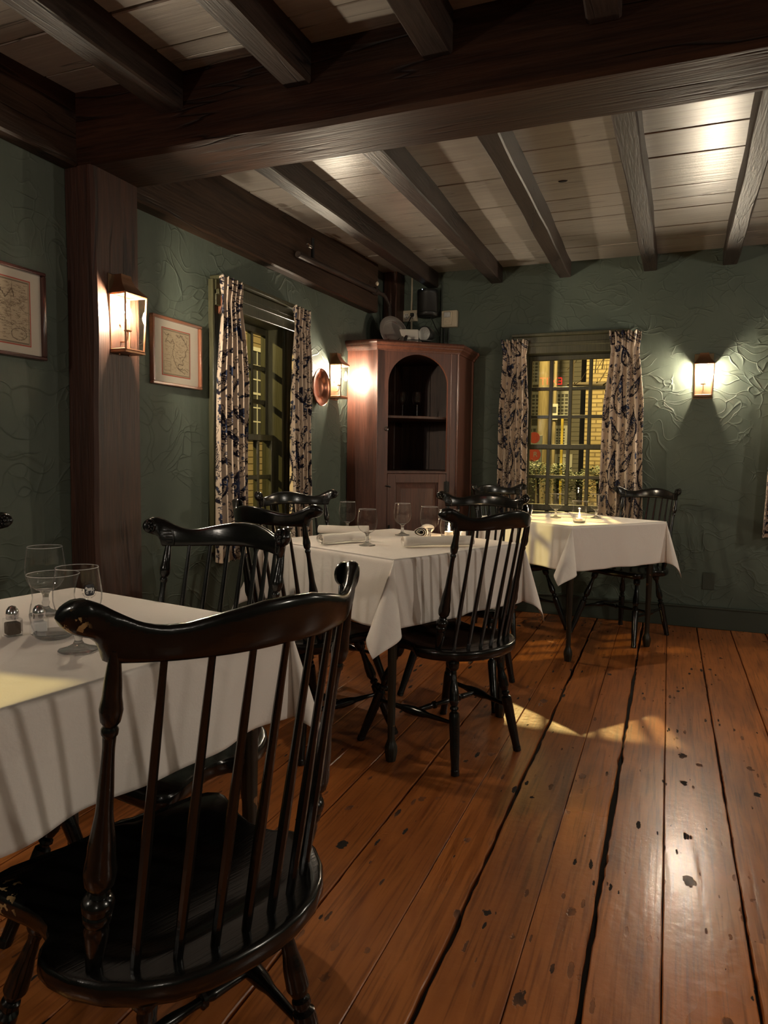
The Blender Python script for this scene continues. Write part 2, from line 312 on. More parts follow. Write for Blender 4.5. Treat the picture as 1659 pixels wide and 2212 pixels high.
M['lacquer'] = wood('black_lacquer', (.005, .005, .0045), (.009, .0088, .0078), 'X', .19, .0, .09, 1.6, rnd=.1, spec=.5)
M['lacquerworn'] = wood('black_lacquer_worn', (.005, .005, .0045), (.009, .0088, .0078), 'X', .19, .0, .09, 1.6, rnd=.1, wear=((.42, .27, .12), 70, .56), spec=.5)
M['legpaint'] = wood('chipped_dark_paint', (.010, .010, .006), (.022, .019, .010), 'Z', .38, 0, .5, 1.5, rnd=.1, wear=((.20, .10, .04), 26, .68))
M['linen'] = linen('white_linen', (.80, .745, .69))
M['napkin'] = linen('napkin_linen', (.76, .71, .64))
M['cab'] = wood('cabinet_red_wood', (.056, .017, .009), (.092, .030, .017), 'Z', .42, .1, .3, .9, rnd=.04)
M['cabin'] = wood('cabinet_inner_wood', (.040, .018, .012), (.075, .034, .021), 'Z', .5, 0, .3, .9, rnd=.15)
M['olive'] = wood('olive_painted_wood', (.050, .048, .022), (.075, .070, .034), 'Z', .42, .1, .3, .9, rnd=.08)
M['bronze'] = simple('aged_copper', (.30, .155, .085), .38, .85, bump=.3)
M['brassin'] = simple('lantern_back_brass', (.20, .14, .075), .38, .6, bump=.5, bscale=40)
M['iron'] = simple('black_iron', (.012, .011, .010), .5, .5)
M['cream'] = simple('cream_candle', (.75, .65, .48), .5)
M['bulb'] = simple('bulb_glow', (1, .9, .7), .3, em=(1, .85, .63), ems=BULB)
M['flame'] = simple('candle_flame', (1, .8, .5), .5, em=(1, .72, .40), ems=120)
M['wax'] = simple('wax', (.80, .72, .58), .45)
M['pane'] = thin_glass('window_glass', (.97, .97, .95), .05)
M['glass'] = thin_glass('goblet_glass', (.985, .985, .985), .05, .05, .9)
M['sglass'] = solid_glass('stem_glass', .9); M['rimglass'] = solid_glass('rim_glass', .45)  # part white diffuse: bright rim and stem highlights put into the colour
M['lampglass'] = thin_glass('lantern_glass', (.98, .98, .98), .02)
M['picglass'] = thin_glass('picture_glass', (1, 1, 1), .02)
M['frame'] = simple('picture_frame_wood', (.20, .075, .040), .28, coat=.4, bump=.2)
M['framedark'] = simple('picture_frame_dark', (.055, .020, .016), .22, coat=.5)
M['mat'] = simple('picture_mat', (.66, .60, .50), .8)
M['matred'] = simple('mat_red_line', (.50, .09, .06), .8)
M['print'] = printed('map_print')
M['curtain'] = printed('curtain_print', .9)
M['pewter'] = simple('pewter', (.15, .135, .12), .5, .35, bump=.8, bscale=25)
M['copper'] = simple('copper_plate', (.34, .13, .08), .26, .85, bump=.3, bscale=25)
M['chrome'] = simple('chrome', (.75, .73, .75), .12, 1)
M['black'] = simple('black_plastic', (.008, .008, .008), .38)
M['speaker'] = simple('speaker_cloth', (.014, .012, .010), .55, bump=.4, bscale=300)
M['beige'] = simple('beige_plastic', (.52, .44, .32), .45)
M['whitepl'] = simple('white_plastic', (.62, .58, .52), .45)
M['greenpl'] = simple('dark_green_cover', (.035, .045, .032), .5)
M['led'] = simple('red_indicator', (1, .1, .05), .4, em=(1, .05, .02), ems=30)
M['ledblue'] = simple('blue_indicator', (.6, .8, 1), .4, em=(.6, .85, 1), ems=3)
M['lens'] = simple('faceted_lens', (.80, .80, .78), .12, .6, bump=1, bscale=120)
M['pepper'] = simple('ground_pepper', (.10, .07, .05), .9, bump=1, bscale=500)
M['salt'] = simple('salt', (.75, .73, .70), .9)
M['logo'] = simple('logo_ink', (.006, .004, .012), .4)
M['logow'] = simple('logo_white', (.72, .70, .66), .5)
M['brick'] = None

# ================================================================== STRUCTURE
YB = 5.3; XL = -2.08; XR = 2.6; YR = -2.4
def zc(y): return 2.415+.0413*(y-2.05)             # the old ceiling climbs a little towards the back wall
def wall_with_hole(axis, pos, depth, a0, a1, z0, z1, holes):
    """box wall; axis 'x': wall in the plane x=pos going away to pos+depth, a along y; holes (a0,a1,z0,z1)"""
    mb = MB()
    def bx(p, q, r, s_):
        if q-p < 1e-4 or s_-r < 1e-4: return
        lo, hi = sorted((pos, pos+depth))
        if axis == 'x': mb.box(lo, hi, p, q, r, s_)
        else: mb.box(p, q, lo, hi, r, s_)
    cur = a0
    for (h0, h1, hz0, hz1) in sorted(holes):
        bx(cur, h0, z0, z1); bx(h0, h1, z0, hz0); bx(h0, h1, hz1, z1); cur = h1
    bx(cur, a1, z0, z1); return mb
BW = (-1.02, -.367, .763, 1.925)        # back window opening x0,x1,z0,z1
LW = (3.0, 3.635, .77, 1.88)        # left window opening y0,y1
RW = (.72, 1.37, .763, 1.925)         # further window on the back wall, outside the frame
LW2 = (.12, .75, .77, 1.88)        # window in the left wall beside the camera
wall_with_hole('y', YB, .14, XL-.3, XR+.2, 0, 2.7, [BW, RW]).build('wall_back', M['plaster'])['kind'] = 'structure'
wall_with_hole('x', XL, -.14, YR-.2, YB, 0, 2.7, [LW, LW2]).build('wall_left', M['plaster'])['kind'] = 'structure'
wall_with_hole('x', XR, .2, YR-.2, YB, 0, 2.7, []).build('wall_right', M['plaster'])['kind'] = 'structure'
wall_with_hole('y', YR, -.2, XL, XR, 0, 2.7, []).build('wall_rear', M['plaster'])['kind'] = 'structure'
# floor: dark sub floor with planks of their own lying on it
fl = MB().box(XL-.2, XR+.2, YR-.2, YB+.2, -.06, -.022).build('floor', M['gap']); fl['kind'] = 'structure'
seams = [(-2.08, 0), (-1.88, .003), (-1.68, .004), (-1.47, .004), (-1.285, .003), (-1.12, .002), (-.982, .004), (-.785, .006), (-.57, .0022), (-.44, .012), (-.272, .0022), (-.127, .014), (.031, .0025),
         (.222, .006), (.432, .004), (.64, .008), (.83, .003), (1.05, .005), (1.24, .003), (1.46, .009), (1.66, .003), (1.88, .004), (2.08, .003), (2.3, .006), (2.6, 0)]
ends = {13: [1.83], 5: [2.9], 4: [4.1], 10: [4.75], 2: [1.2], 16: [3.1], 18: [.9], 20: [2.2], 7: [.2], 9: [-.3], 11: [-.4]}
for k in range(len(seams)-1):
    x0 = seams[k][0]+seams[k][1]/2; x1 = seams[k+1][0]-seams[k+1][1]/2
    ys = [YR]+ends.get(k, [])+[YB]
    for a, b_ in zip(ys[:-1], ys[1:]):
        n = 150; y0 = a+.0012; y1 = b_-.0012; dz = random.uniform(-.0012, .0012)
        def edge(x, w_, sgn, seed):
            r_ = random.Random(seed); ph = r_.uniform(0, 9)
            return [x+sgn*w_*(.13*math.sin(yy*5+ph)+.10*math.sin(yy*17+ph*2)+(.25 if w_ > .005 else .1)*r_.uniform(-1, 1)*abs(math.sin(yy*3+ph))) for yy in np.linspace(y0, y1, n)]
        eL = edge(x0, seams[k][1], 1, k*2+1); eR = edge(x1, seams[k+1][1], -1, k*2+2)
        Y = np.linspace(y0, y1, n)
        v = []; f = []
        for i in range(n):
            c_ = .0025
            v += [(eL[i], Y[i], -.022), (eL[i], Y[i], -c_+dz), (eL[i]+c_, Y[i], dz), (eR[i]-c_, Y[i], dz), (eR[i], Y[i], -c_+dz), (eR[i], Y[i], -.022)]
        for i in range(n-1):
            for j in range(5): f.append((i*6+j, i*6+j+1, (i+1)*6+j+1, (i+1)*6+j))
        f.append(tuple(range(5, -1, -1))); f.append(tuple(range((n-1)*6, n*6)))
        MB().add(v, [q[::-1] for q in f]).build('plank', M['floor'], fl)
# ceiling: sheathing with painted boards, each its own
ce = MB(); ce.add([(XL-.2, YR-.2, zc(YR)+.03), (XR+.2, YR-.2, zc(YR)+.03), (XR+.2, YB+.2, zc(YB)+.03), (XL-.2, YB+.2, zc(YB)+.03),
     (XL-.2, YR-.2, zc(YR)+.08), (XR+.2, YR-.2, zc(YR)+.08), (XR+.2, YB+.2, zc(YB)+.08), (XL-.2, YB+.2, zc(YB)+.08)],
     [(0, 3, 2, 1), (4, 5, 6, 7), (0, 1, 5, 4), (1, 2, 6, 5), (2, 3, 7, 6), (3, 0, 4, 7)])
ce = ce.build('ceiling', M['gap']); ce['kind'] = 'structure'
cy = [-2.4, -2.05, -1.7, -1.4, -1.05, -.75, -.4, -.1, .2, .52, .8, 1.1, 1.42, 1.70, 1.905, 2.17, 2.36, 2.62, 2.88, 3.17, 3.45, 3.88, 4.09, 4.27, 4.62, 4.92, 5.3]
for k in range(len(cy)-1):
    y0, y1 = cy[k]+.003, cy[k+1]-.003; n = 60
    xs = np.linspace(XL, XR, n); v = []; f = []
    ph = random.uniform(0, 9); dz = random.uniform(-.002, .002)
    for i, x in enumerate(xs):
        j0 = .0016*math.sin(x*7+ph)+.001*random.uniform(-1, 1); j1 = .0016*math.sin(x*6+ph*2)+.001*random.uniform(-1, 1)
        a, b_ = y0+j0, y1+j1; c_ = .003
        sg = .0015*math.sin(x*2.1+ph)
        v += [(x, a, zc(a)+.03), (x, a, zc(a)+c_+dz+sg), (x, a+c_, zc(a)+dz+sg), (x, b_-c_, zc(b_)+dz+sg), (x, b_, zc(b_)+c_+dz+sg), (x, b_, zc(b_)+.03)]
    for i in range(n-1):
        for j in range(5): f.append((i*6+j, i*6+j+1, (i+1)*6+j+1, (i+1)*6+j))
    MB().add(v, f).build('board', M['ceil'], ce)
kh = (-.53, 3.60); MB().lathe([(.0001, -.004), (.012, -.004), (.016, 0), (.0001, .001)], 10, Matrix.Translation((kh[0], kh[1], zc(kh[1])+.0005)) @ Matrix.Diagonal((1.5, .8, 1, 1)), cap=False).build('knot_hole', M['gap'], ce)
# ------------------------------------------------------------------ timbers
def wobble_beam(name, p0, p1, wdt, z0, z1, mat, amp=.004, n=50, bevel=.008, up=(0, 0, 1)):
    """hewn beam from p0 to p1 (x,y), z0/z1 = (bottom, top) at both ends"""
    d = Vector((p1[0]-p0[0], p1[1]-p0[1])); L = d.length; d /= L; nrm = Vector((-d.y, d.x)); v = []; f = []
    ph = [random.uniform(0, 9) for _ in range(6)]
    for i in range(n):
        t = i/(n-1); cx_, cy_ = p0[0]+d.x*L*t, p0[1]+d.y*L*t; s = L*t
        a = amp*(math.sin(s*3.1+ph[0])+.5*math.sin(s*9+ph[1])); b_ = amp*(math.sin(s*2.7+ph[2])+.5*math.sin(s*8+ph[3])); c_ = amp*(math.sin(s*2.2+ph[4])+.4*math.sin(s*11+ph[5]))
        zb = z0[0]+(z0[1]-z0[0])*t+c_*.6; zt = z1[0]+(z1[1]-z1[0])*t; w2 = wdt/2; e = bevel
        prof = [(-w2+a, zt), (-w2+a, zb+e), (-w2+a+e, zb), (w2+b_-e, zb), (w2+b_, zb+e), (w2+b_, zt)]
        v += [(cx_+nrm.x*u, cy_+nrm.y*u, z) for u, z in prof]
    m = 6
    for i in range(n-1):
        for j in range(m): j2 = (j+1) % m; f.append((i*m+j, i*m+j2, (i+1)*m+j2, (i+1)*m+j))
    f.append(tuple(range(m))[::-1]); f.append(tuple(range((n-1)*m, n*m)))
    return MB().add(v, f).build(name, mat, smooth=28)
o = wobble_beam('ceiling_beam', (-2.075, 2.163), (XR, 2.215), .255, (2.165, 2.178), (2.43, 2.43), M['beam'], .004, 90, .014)
tag(o, 'massive dark hewn beam spanning the room on top of the timber post', 'beam')
o = wobble_beam('wall_plate_beam', (-2.05, 2.29), (-2.05, 4.86), .075, (2.145, 2.185), (zc(2.29)+.01, zc(4.86)+.01), M['beamY'], .004)
tag(o, 'dark beam along the top of the left wall above window and cupboard', 'beam')
o = wobble_beam('wall_plate_beam', (-2.05, YR), (-2.05, 2.035), .075, (2.145, 2.165), (zc(YR)+.01, zc(2.03)+.01), M['beamY'], .004)
tag(o, 'dark beam along the left wall in the upper left corner of the picture, nearest the camera', 'beam')
J = [(-1.60, -1.735), (-1.112, -1.24), (-.658, -.745), (-.194, -.170), (.262, .32), (.74, .84), (1.22, 1.36), (1.70, 1.88), (2.2, 2.40)]
JL = ['ceiling joist ending at the back wall just above the black speaker', 'ceiling joist ending at the back wall right of the alarm box',
      'ceiling joist ending above the left part of the back window', 'ceiling joist ending at the back wall above the right curtain',
      'ceiling joist ending at the back wall right above the lantern there']
for k, (a, b_) in enumerate(J):
    o = wobble_beam('ceiling_joist', (a, 2.335), (b_, YB), .086, (2.312, 2.436), (zc(2.33)+.01, zc(YB)+.01), M['joist'], .003, 40, .006)
    tag(o, JL[k] if k < 5 else '%s far ceiling joist past the right edge of the picture' % ['first', 'second', 'third', 'fourth'][k-5], 'joist', None if k < 5 else 'joists beyond the right edge')
J2 = [(-1.607, -1.50), (-1.124, -1.09), (-.67, -.64), (-.207, -.18), (.27, .27), (.75, .75), (1.25, 1.25), (1.75, 1.75), (2.2, 2.2)]
JL2 = ['dark joist in front of the big beam, nearest the left wall', 'second joist from the left wall in front of the big beam', 'third dark joist in front of the big beam, at the top middle of the picture',
       'fourth joist before the big beam, its stub at the top right edge']
for k, (a, b_) in enumerate(J2):
    bx_ = a+(b_-a)*(2.03-YR)/.614
    o = wobble_beam('ceiling_joist', (a+(b_-a)*1.0*(2.03-YR)/.614*.25, YR), (a, 2.045), .09, (2.18, 2.295), (zc(YR)+.01, zc(2.04)+.01), M['joist'], .003, 40, .006)
    tag(o, JL2[k] if k < 4 else '%s ceiling joist in front of the big beam past the right edge' % ['first', 'second', 'third', 'fourth', 'fifth'][k-4], 'joist', None if k < 4 else 'front joists beyond the right edge')
pm = MB(); n = 40; v = []; f = []
for i in range(n):
    z = 2.17*i/(n-1); a = .003*math.sin(z*5)+.002*math.sin(z*13); b_ = .003*math.sin(z*4+1); e = .012
    x0, x1, y0, y1 = XL+.003, -1.95+a, 2.041+b_, 2.283-a
    v += [(x0, y0, z), (x1-e, y0, z), (x1, y0+e, z), (x1, y1-e, z), (x1-e, y1, z), (x0, y1, z)]
for i in range(n-1):
    for j in range(6): j2 = (j+1) % 6; f.append((i*6+j, i*6+j2, (i+1)*6+j2, (i+1)*6+j))
f.append(tuple(range(6))[::-1]); f.append(tuple(range((n-1)*6, n*6)))
o = pm.add(v, f).build('timber_post', M['post'], smooth=28); tag(o, 'tall rough brown timber post against the left wall carrying the big beam', 'post')
# thin arc scratched into the post under the lantern
tag(MB().box(XL+.003, -1.965, 5.13, YB, 0, 2.545).build('corner_post', M['post'], bevel=.008), 'dark reddish timber post in the back left corner behind the cupboard', 'post')
# baseboards
MB().box(-1.385, XR, YB-.018, YB, 0, .15).box(-1.385, XR, YB-.026, YB, .138, .152).build('baseboard_back', M['greenpl'], bevel=.003)['kind'] = 'structure'
MB().box(XL, XL+.018, 2.3, 4.48, 0, .15).build('baseboard_left', M['greenpl'], bevel=.003)['kind'] = 'structure'

# ================================================================== WINDOWS
def window(name, width, z0, z1, origin, rz):
    """local frame: x along the wall, +y into the wall, origin at the opening's left edge on the wall face"""
    root = empty(name, origin, rz, kind='structure')
    mo = M['olive']
    mb = MB()      # jamb lining in the reveal
    mb.box(0, .02, 0, .135, z0, z1).box(width-.02, width, 0, .135, z0, z1).box(0, width, 0, .135, z1-.02, z1)
    mb.build('jamb', mo, root, bevel=.002)
    cs = MB().box(-.085, -.005, -.018, .0, z0-.02, z1+.10).box(width+.005, width+.085, -.018, .0, z0-.02, z1+.10)
    cs.box(-.092, -.078, -.028, 0, z0-.02, z1+.10).box(width+.078, width+.092, -.028, 0, z0-.02, z1+.10)
    cs.build('casing', mo, root, bevel=.002)
    MB().box(-.10, width+.10, -.045, .135, z0-.03, z0).build('sill', mo, root, bevel=.004)
    MB().box(-.085, width+.085, -.016, 0, z0-.11, z0-.03).build('apron', mo, root, bevel=.003)
    MB().box(-.075, width+.075, -.035, 0, z1-.02, z1+.10).box(-.075, width+.075, -.05, 0, z1+.03, z1+.055).box(-.08, width+.08, -.075, 0, z1+.10, z1+.118).build('header', mo, root, bevel=.003)
    zm = z0+.472
    pw = (width-.04-.05)/4
    def sash(y0, y1, a, b_, rows, nm, botr, topr):
        s = MB(); x0, x1 = .02, width-.02
        s.box(x0, x0+.025, y0, y1, a, b_).box(x1-.025, x1, y0, y1, a, b_).box(x0+.025, x1-.025, y0, y1, a, a+botr).box(x0+.025, x1-.025, y0, y1, b_-topr, b_)
        so = s.build(nm, mo, root, bevel=.003)
        gx0, gx1, gz0, gz1 = x0+.025, x1-.025, a+botr, b_-topr; ym = (y0+y1)/2
        for c in range(1, 4):
            x = gx0+(gx1-gx0)*c/4; MB().box(x-.0125, x+.0125, y0+.004, y1-.004, gz0, gz1).build('muntin', mo, so, bevel=.003)
        for r in range(1, rows):
            z = gz0+(gz1-gz0)*r/rows; MB().box(gx0, gx1, y0+.005, y1-.005, z-.0125, z+.0125).build('muntin', mo, so, bevel=.003)
        for c in range(4):
            for r in range(rows):
                xa, xb = gx0+(gx1-gx0)*c/4, gx0+(gx1-gx0)*(c+1)/4; za, zb = gz0+(gz1-gz0)*r/rows, gz0+(gz1-gz0)*(r+1)/rows
                tl = random.uniform(-.0012, .0012); tl2 = random.uniform(-.0012, .0012)
                MB().add([(xa, ym-tl, za), (xb, ym+tl, za), (xb, ym+tl+tl2, zb), (xa, ym-tl+tl2, zb)], [(0, 1, 2, 3)]).build('pane', M['pane'], so)
    sash(.095, .130, zm-.02, z1-.02, 3, 'upper_sash', .035, .035)
    sash(.132, .165, z0, zm+.018, 2, 'lower_sash', .045, .030) if False else sash(.055, .092, z0, zm+.018, 2, 'lower_sash', .045, .035)
    return root
w1 = window('window_1', BW[1]-BW[0], BW[2], BW[3], (BW[0], YB, 0), 0)
w2 = window('window_2', LW[1]-LW[0], LW[2], LW[3], (XL, LW[0], 0), PI/2)
w3 = window('window_3', RW[1]-RW[0], RW[2], RW[3], (RW[0], YB, 0), 0)
w4 = window('window_4', LW2[1]-LW2[0], LW2[2], LW2[3], (XL, LW2[0], 0), PI/2)
# ---- curtain print drawn as distance fields, then sampled on the cloth
TW, TH, RES = .42, .52, 500
nx, ny = int(TW*RES), int(TH*RES)
gx, gy = np.meshgrid((np.arange(nx)+.5)/RES, (np.arange(ny)+.5)/RES)
tile = np.zeros((ny, nx, 3)); tile[:] = (.56, .45, .355)
INK = np.array((.012, .011, .022)); BLUE = np.array((.030, .045, .095)); TAUPE = np.array((.23, .165, .12))
def dist_poly(pts, closed=False):
    d = np.full((ny, nx), 9.0); pts = list(pts)
    if closed: pts.append(pts[0])
    for (ax, ay), (bx, by) in zip(pts[:-1], pts[1:]):
        mx_, my_ = (ax+bx)/2, (ay+by)/2
        ox = np.round((gx-mx_)/TW)*TW; oy = np.round((gy-my_)/TH)*TH
        px, py = gx-ox-ax, gy-oy-ay; vx, vy = bx-ax, by-ay; L2 = vx*vx+vy*vy+1e-12
        t = np.clip((px*vx+py*vy)/L2, 0, 1); d = np.minimum(d, np.hypot(px-t*vx, py-t*vy))
    return d
def ink(mask, col=INK): tile[mask] = col
def curve(fn, n=40): return [fn(i/(n-1)) for i in range(n)]
r2_ = random.Random(21)
def paisley(cx, cy, s, flip=1, rot=0):
    def pt(t, k=1.0):
        a = 2*PI*t; r = (.5-.5*math.cos(a))**.75
        x = math.sin(a)*.30*r*k; y = (-math.cos(a))*.5*k
        x += .22*k*max(0, y+.05)**1.5*2.2
        x *= flip; y = -y if False else y
        c, s_ = math.cos(rot), math.sin(rot)
        return (cx+s*(c*x-s_*y), cy+s*(s_*x+c*y))
    outer = curve(lambda t: pt(1-t), 44)
    d = dist_poly(outer); ink(d < .0035*s/.2)
    d2 = dist_poly(curve(lambda t: pt(t, 1.18), 60)); ink((d2 < .0022))
    ring = curve(lambda t: pt(t, .84), 50); d3 = dist_poly(ring); ink(d3 < .0018, INK)
    for i in range(0, 44):
        a = pt(i/44, 1.02); b = pt(i/44, 1.14); ink(dist_poly([a, b]) < .0014)
    for i in range(26):
        a = pt(i/26, .92); ink(np.minimum(dist_poly([a, (a[0]+.0005, a[1])]), 9) < .0036)
    for k, (u, v_, r) in enumerate([(0, -.22, .030), (.02, -.05, .022), (.08, .12, .016), (-.03, .03, .012), (.09, -.12, .012)]):
        c, s_ = math.cos(rot), math.sin(rot); x = u*flip; X, Y = cx+s*(c*x-s_*v_), cy+s*(s_*x+c*v_)
        flower(X, Y, r*s/.2*.8, BLUE if k % 2 == 0 else INK)
def flower(X, Y, r, col):
    for q in range(6):
        a = q*PI/3; px, py = X+r*.6*math.cos(a), Y+r*.6*math.sin(a); ink(dist_poly([(px, py), (px+.0004, py)]) < r*.33, col)
    d = dist_poly([(X, Y), (X+.0004, Y)]); ink(d < r*.38, np.array((.5, .40, .31))); ink(d < r*.2, INK)
def scroll(X, Y, r, turns, a0, sg, col=INK, wd=.0022):
    pts = curve(lambda t: (X+r*(1-t*.85)*math.cos(a0+sg*turns*2*PI*t), Y+r*(1-t*.85)*math.sin(a0+sg*turns*2*PI*t)), 30); ink(dist_poly(pts) < wd, col)
def leaf(X, Y, L, a, col, fill=True):
    w_ = .25*L; P_ = []
    for i in range(13):
        t = i/12; P_.append((X+L*t*math.cos(a)-w_*math.sin(PI*t)*math.sin(a), Y+L*t*math.sin(a)+w_*math.sin(PI*t)*math.cos(a)))
    for i in range(12, -1, -1):
        t = i/12; P_.append((X+L*t*math.cos(a)+w_*math.sin(PI*t)*math.sin(a), Y+L*t*math.sin(a)-w_*math.sin(PI*t)*math.cos(a)))
    if fill: ink(dist_poly([(X+L*.2*math.cos(a), Y+L*.2*math.sin(a)), (X+L*.8*math.cos(a), Y+L*.8*math.sin(a))]) < w_*.62, col)
    ink(dist_poly(P_) < .0016)
for (X, Y, r, a0, sg) in [(.02, .25, .05, 0, 1), (.22, .02, .05, 2, -1), (.40, .28, .045, 1, 1), (.20, .44, .04, 4, -1), (.31, .40, .05, 3, 1), (.10, .02, .04, 5, 1)]: scroll(X, Y, r, 1.4, a0, sg, TAUPE if r < .045 else INK)
paisley(.11, .17, .25, 1, .15); paisley(.32, .40, .23, -1, -.1)
paisley(.31, .12, .16, -1, .5); paisley(.10, .43, .16, 1, -.5); paisley(.215, .29, .10, 1, 2.6); paisley(.0, .30, .10, -1, .3)
for (X, Y, L, a, c) in [(.21, .24, .055, .6, BLUE), (.21, .24, .055, 2.2, BLUE), (.21, .24, .05, 1.4, INK), (.01, .40, .06, -1, BLUE), (.01, .40, .05, -2.1, INK), (.40, .05, .05, 1.2, BLUE), (.22, .33, .04, 4, INK), (.04, .33, .04, .2, BLUE), (.24, .19, .04, -.7, INK)]: leaf(X, Y, L, a, c)
for (X, Y, r) in [(.215, .10, .014), (.20, .38, .013), (.40, .20, .012), (.02, .06, .013), (.03, .49, .012), (.25, .30, .012), (.37, .30, .010), (.17, .33, .010)]: flower(X, Y, r, BLUE if X < .3 else INK)
for _ in range(110):
    X, Y = r2_.uniform(0, TW), r2_.uniform(0, TH); q = r2_.random()
    if q < .35: scroll(X, Y, r2_.uniform(.012, .022), 1.2, r2_.uniform(0, 6), r2_.choice((-1, 1)), INK, .0016)
    elif q < .6: leaf(X, Y, r2_.uniform(.018, .032), r2_.uniform(0, 6), BLUE if r2_.random() < .4 else INK)
    elif q < .75: flower(X, Y, r2_.uniform(.006, .010), BLUE)
    else:
        for z_ in range(3): a_ = z_*.9+X*40; ink(dist_poly([(X, Y), (X+.014*math.cos(a_), Y+.014*math.sin(a_))]) < .0018)
def sample_tile(u, v):
    i = (np.floor(u*RES).astype(int)) % nx; j = (np.floor(v*RES).astype(int)) % ny; return tile[j, i]
def curtain(org, rz, wt, wm, wb, z1, z0, folds, off, label, group='paisley curtains', nu=150, nv=520, mir=1):
    """org: wall point of the curtain's centre, local x along the wall, -y into the room"""
    S = np.linspace(0, 1, nu)[None, :]; V = np.linspace(0, 1, nv)[:, None]
    zz = z1+(z0-z1)*V
    neck = .085
    wd = np.interp(V[:, 0], [0, neck, neck*1.6, .35, 1], [wt*1.05, wt*.90, wt*.95, wm, wb])[:, None]
    ph = off*3
    warp = S+.018*np.sin(2*PI*S*2.3+ph)+.012*np.sin(2*PI*V*1.3+S*5+ph)
    amp = np.interp(V[:, 0], [0, neck, .2, 1], [.010, .008, .016, .026])[:, None]
    tp = 2*PI*folds*warp
    fold = np.sin(tp+.25*np.sin(3*V+ph))+.28*np.sin(2*tp+ph+V*2)
    X = (warp-.5)*wd+amp*.35*np.cos(tp)*(V > .02)+ (np.interp(V[:, 0], [0, 1], [0, .0])[:, None])
    Yd = -.048-amp*1.0*fold-.014*np.clip(1-V/neck, 0, 1)*np.sin(4*PI*folds*S)
    Pn = np.stack([X, Yd+0*X, zz+0*X+.006*np.sin(tp)*(V < .01)], -1)
    seg = np.hypot(np.diff(Pn[:, :, 0], axis=1), np.diff(Pn[:, :, 1], axis=1)); u = np.concatenate([np.zeros((nv, 1)), np.cumsum(seg, 1)], 1)
    col = sample_tile(u*1.0+off, (z1-zz)+0*u+off*.7)
    o = gridmesh('curtain', Pn, M['curtain'], None, col)
    so = o.modifiers.new('thickness', 'SOLIDIFY'); so.thickness = .002
    o.location = org; o.rotation_euler = (0, 0, rz)
    tag(o, label, 'curtain', group); return o
curtain((-1.078, YB-.03, 0), 0, .188, .214, .22, 2.0, .65, 5, .1, 'patterned curtain on the left side of the back window, beside the corner cupboard')
curtain((-.318, YB-.03, 0), 0, .209, .265, .305, 2.027, .62, 5, .37, 'patterned curtain on the right side of the back window, lit along its right edge')
curtain((.715, YB-.03, 0), 0, .20, .24, .28, 2.0, .65, 5, .6, 'patterned curtain whose edge just shows at the right edge of the picture')
curtain((XL+.03, 2.985, 0), PI/2, .19, .25, .26, 1.985, .62, 5, .22, 'patterned curtain left of the left wall window, nearest the framed map')
curtain((XL+.03, 3.70, 0), PI/2, .20, .235, .25, 1.985, .62, 5, .45, 'patterned curtain right of the left wall window, beside the copper dish')
# carved wooden rod brackets behind the curtain heads
def bracket(loc, rz, label):
    pts = [(0, 0), (.05, 0), (.058, .02), (.05, .045), (.03, .06), (.022, .10), (.01, .13), (0, .14)]
    mb = MB(); Mx = Matrix(((0, 0, 1, 0), (-1, 0, 0, 0), (0, -1, 0, 0), (0, 0, 0, 1)))
    mb.prism(pts, -.01, .01, M=Mx)
    o = mb.build('curtain_bracket', M['frame'], bevel=.002); o.location = loc; o.rotation_euler = (0, 0, rz); tag(o, label, 'bracket')
bracket((XL+.018, 2.972, 1.965), PI/2, 'small scrolled wooden bracket at the top left corner of the left wall window')

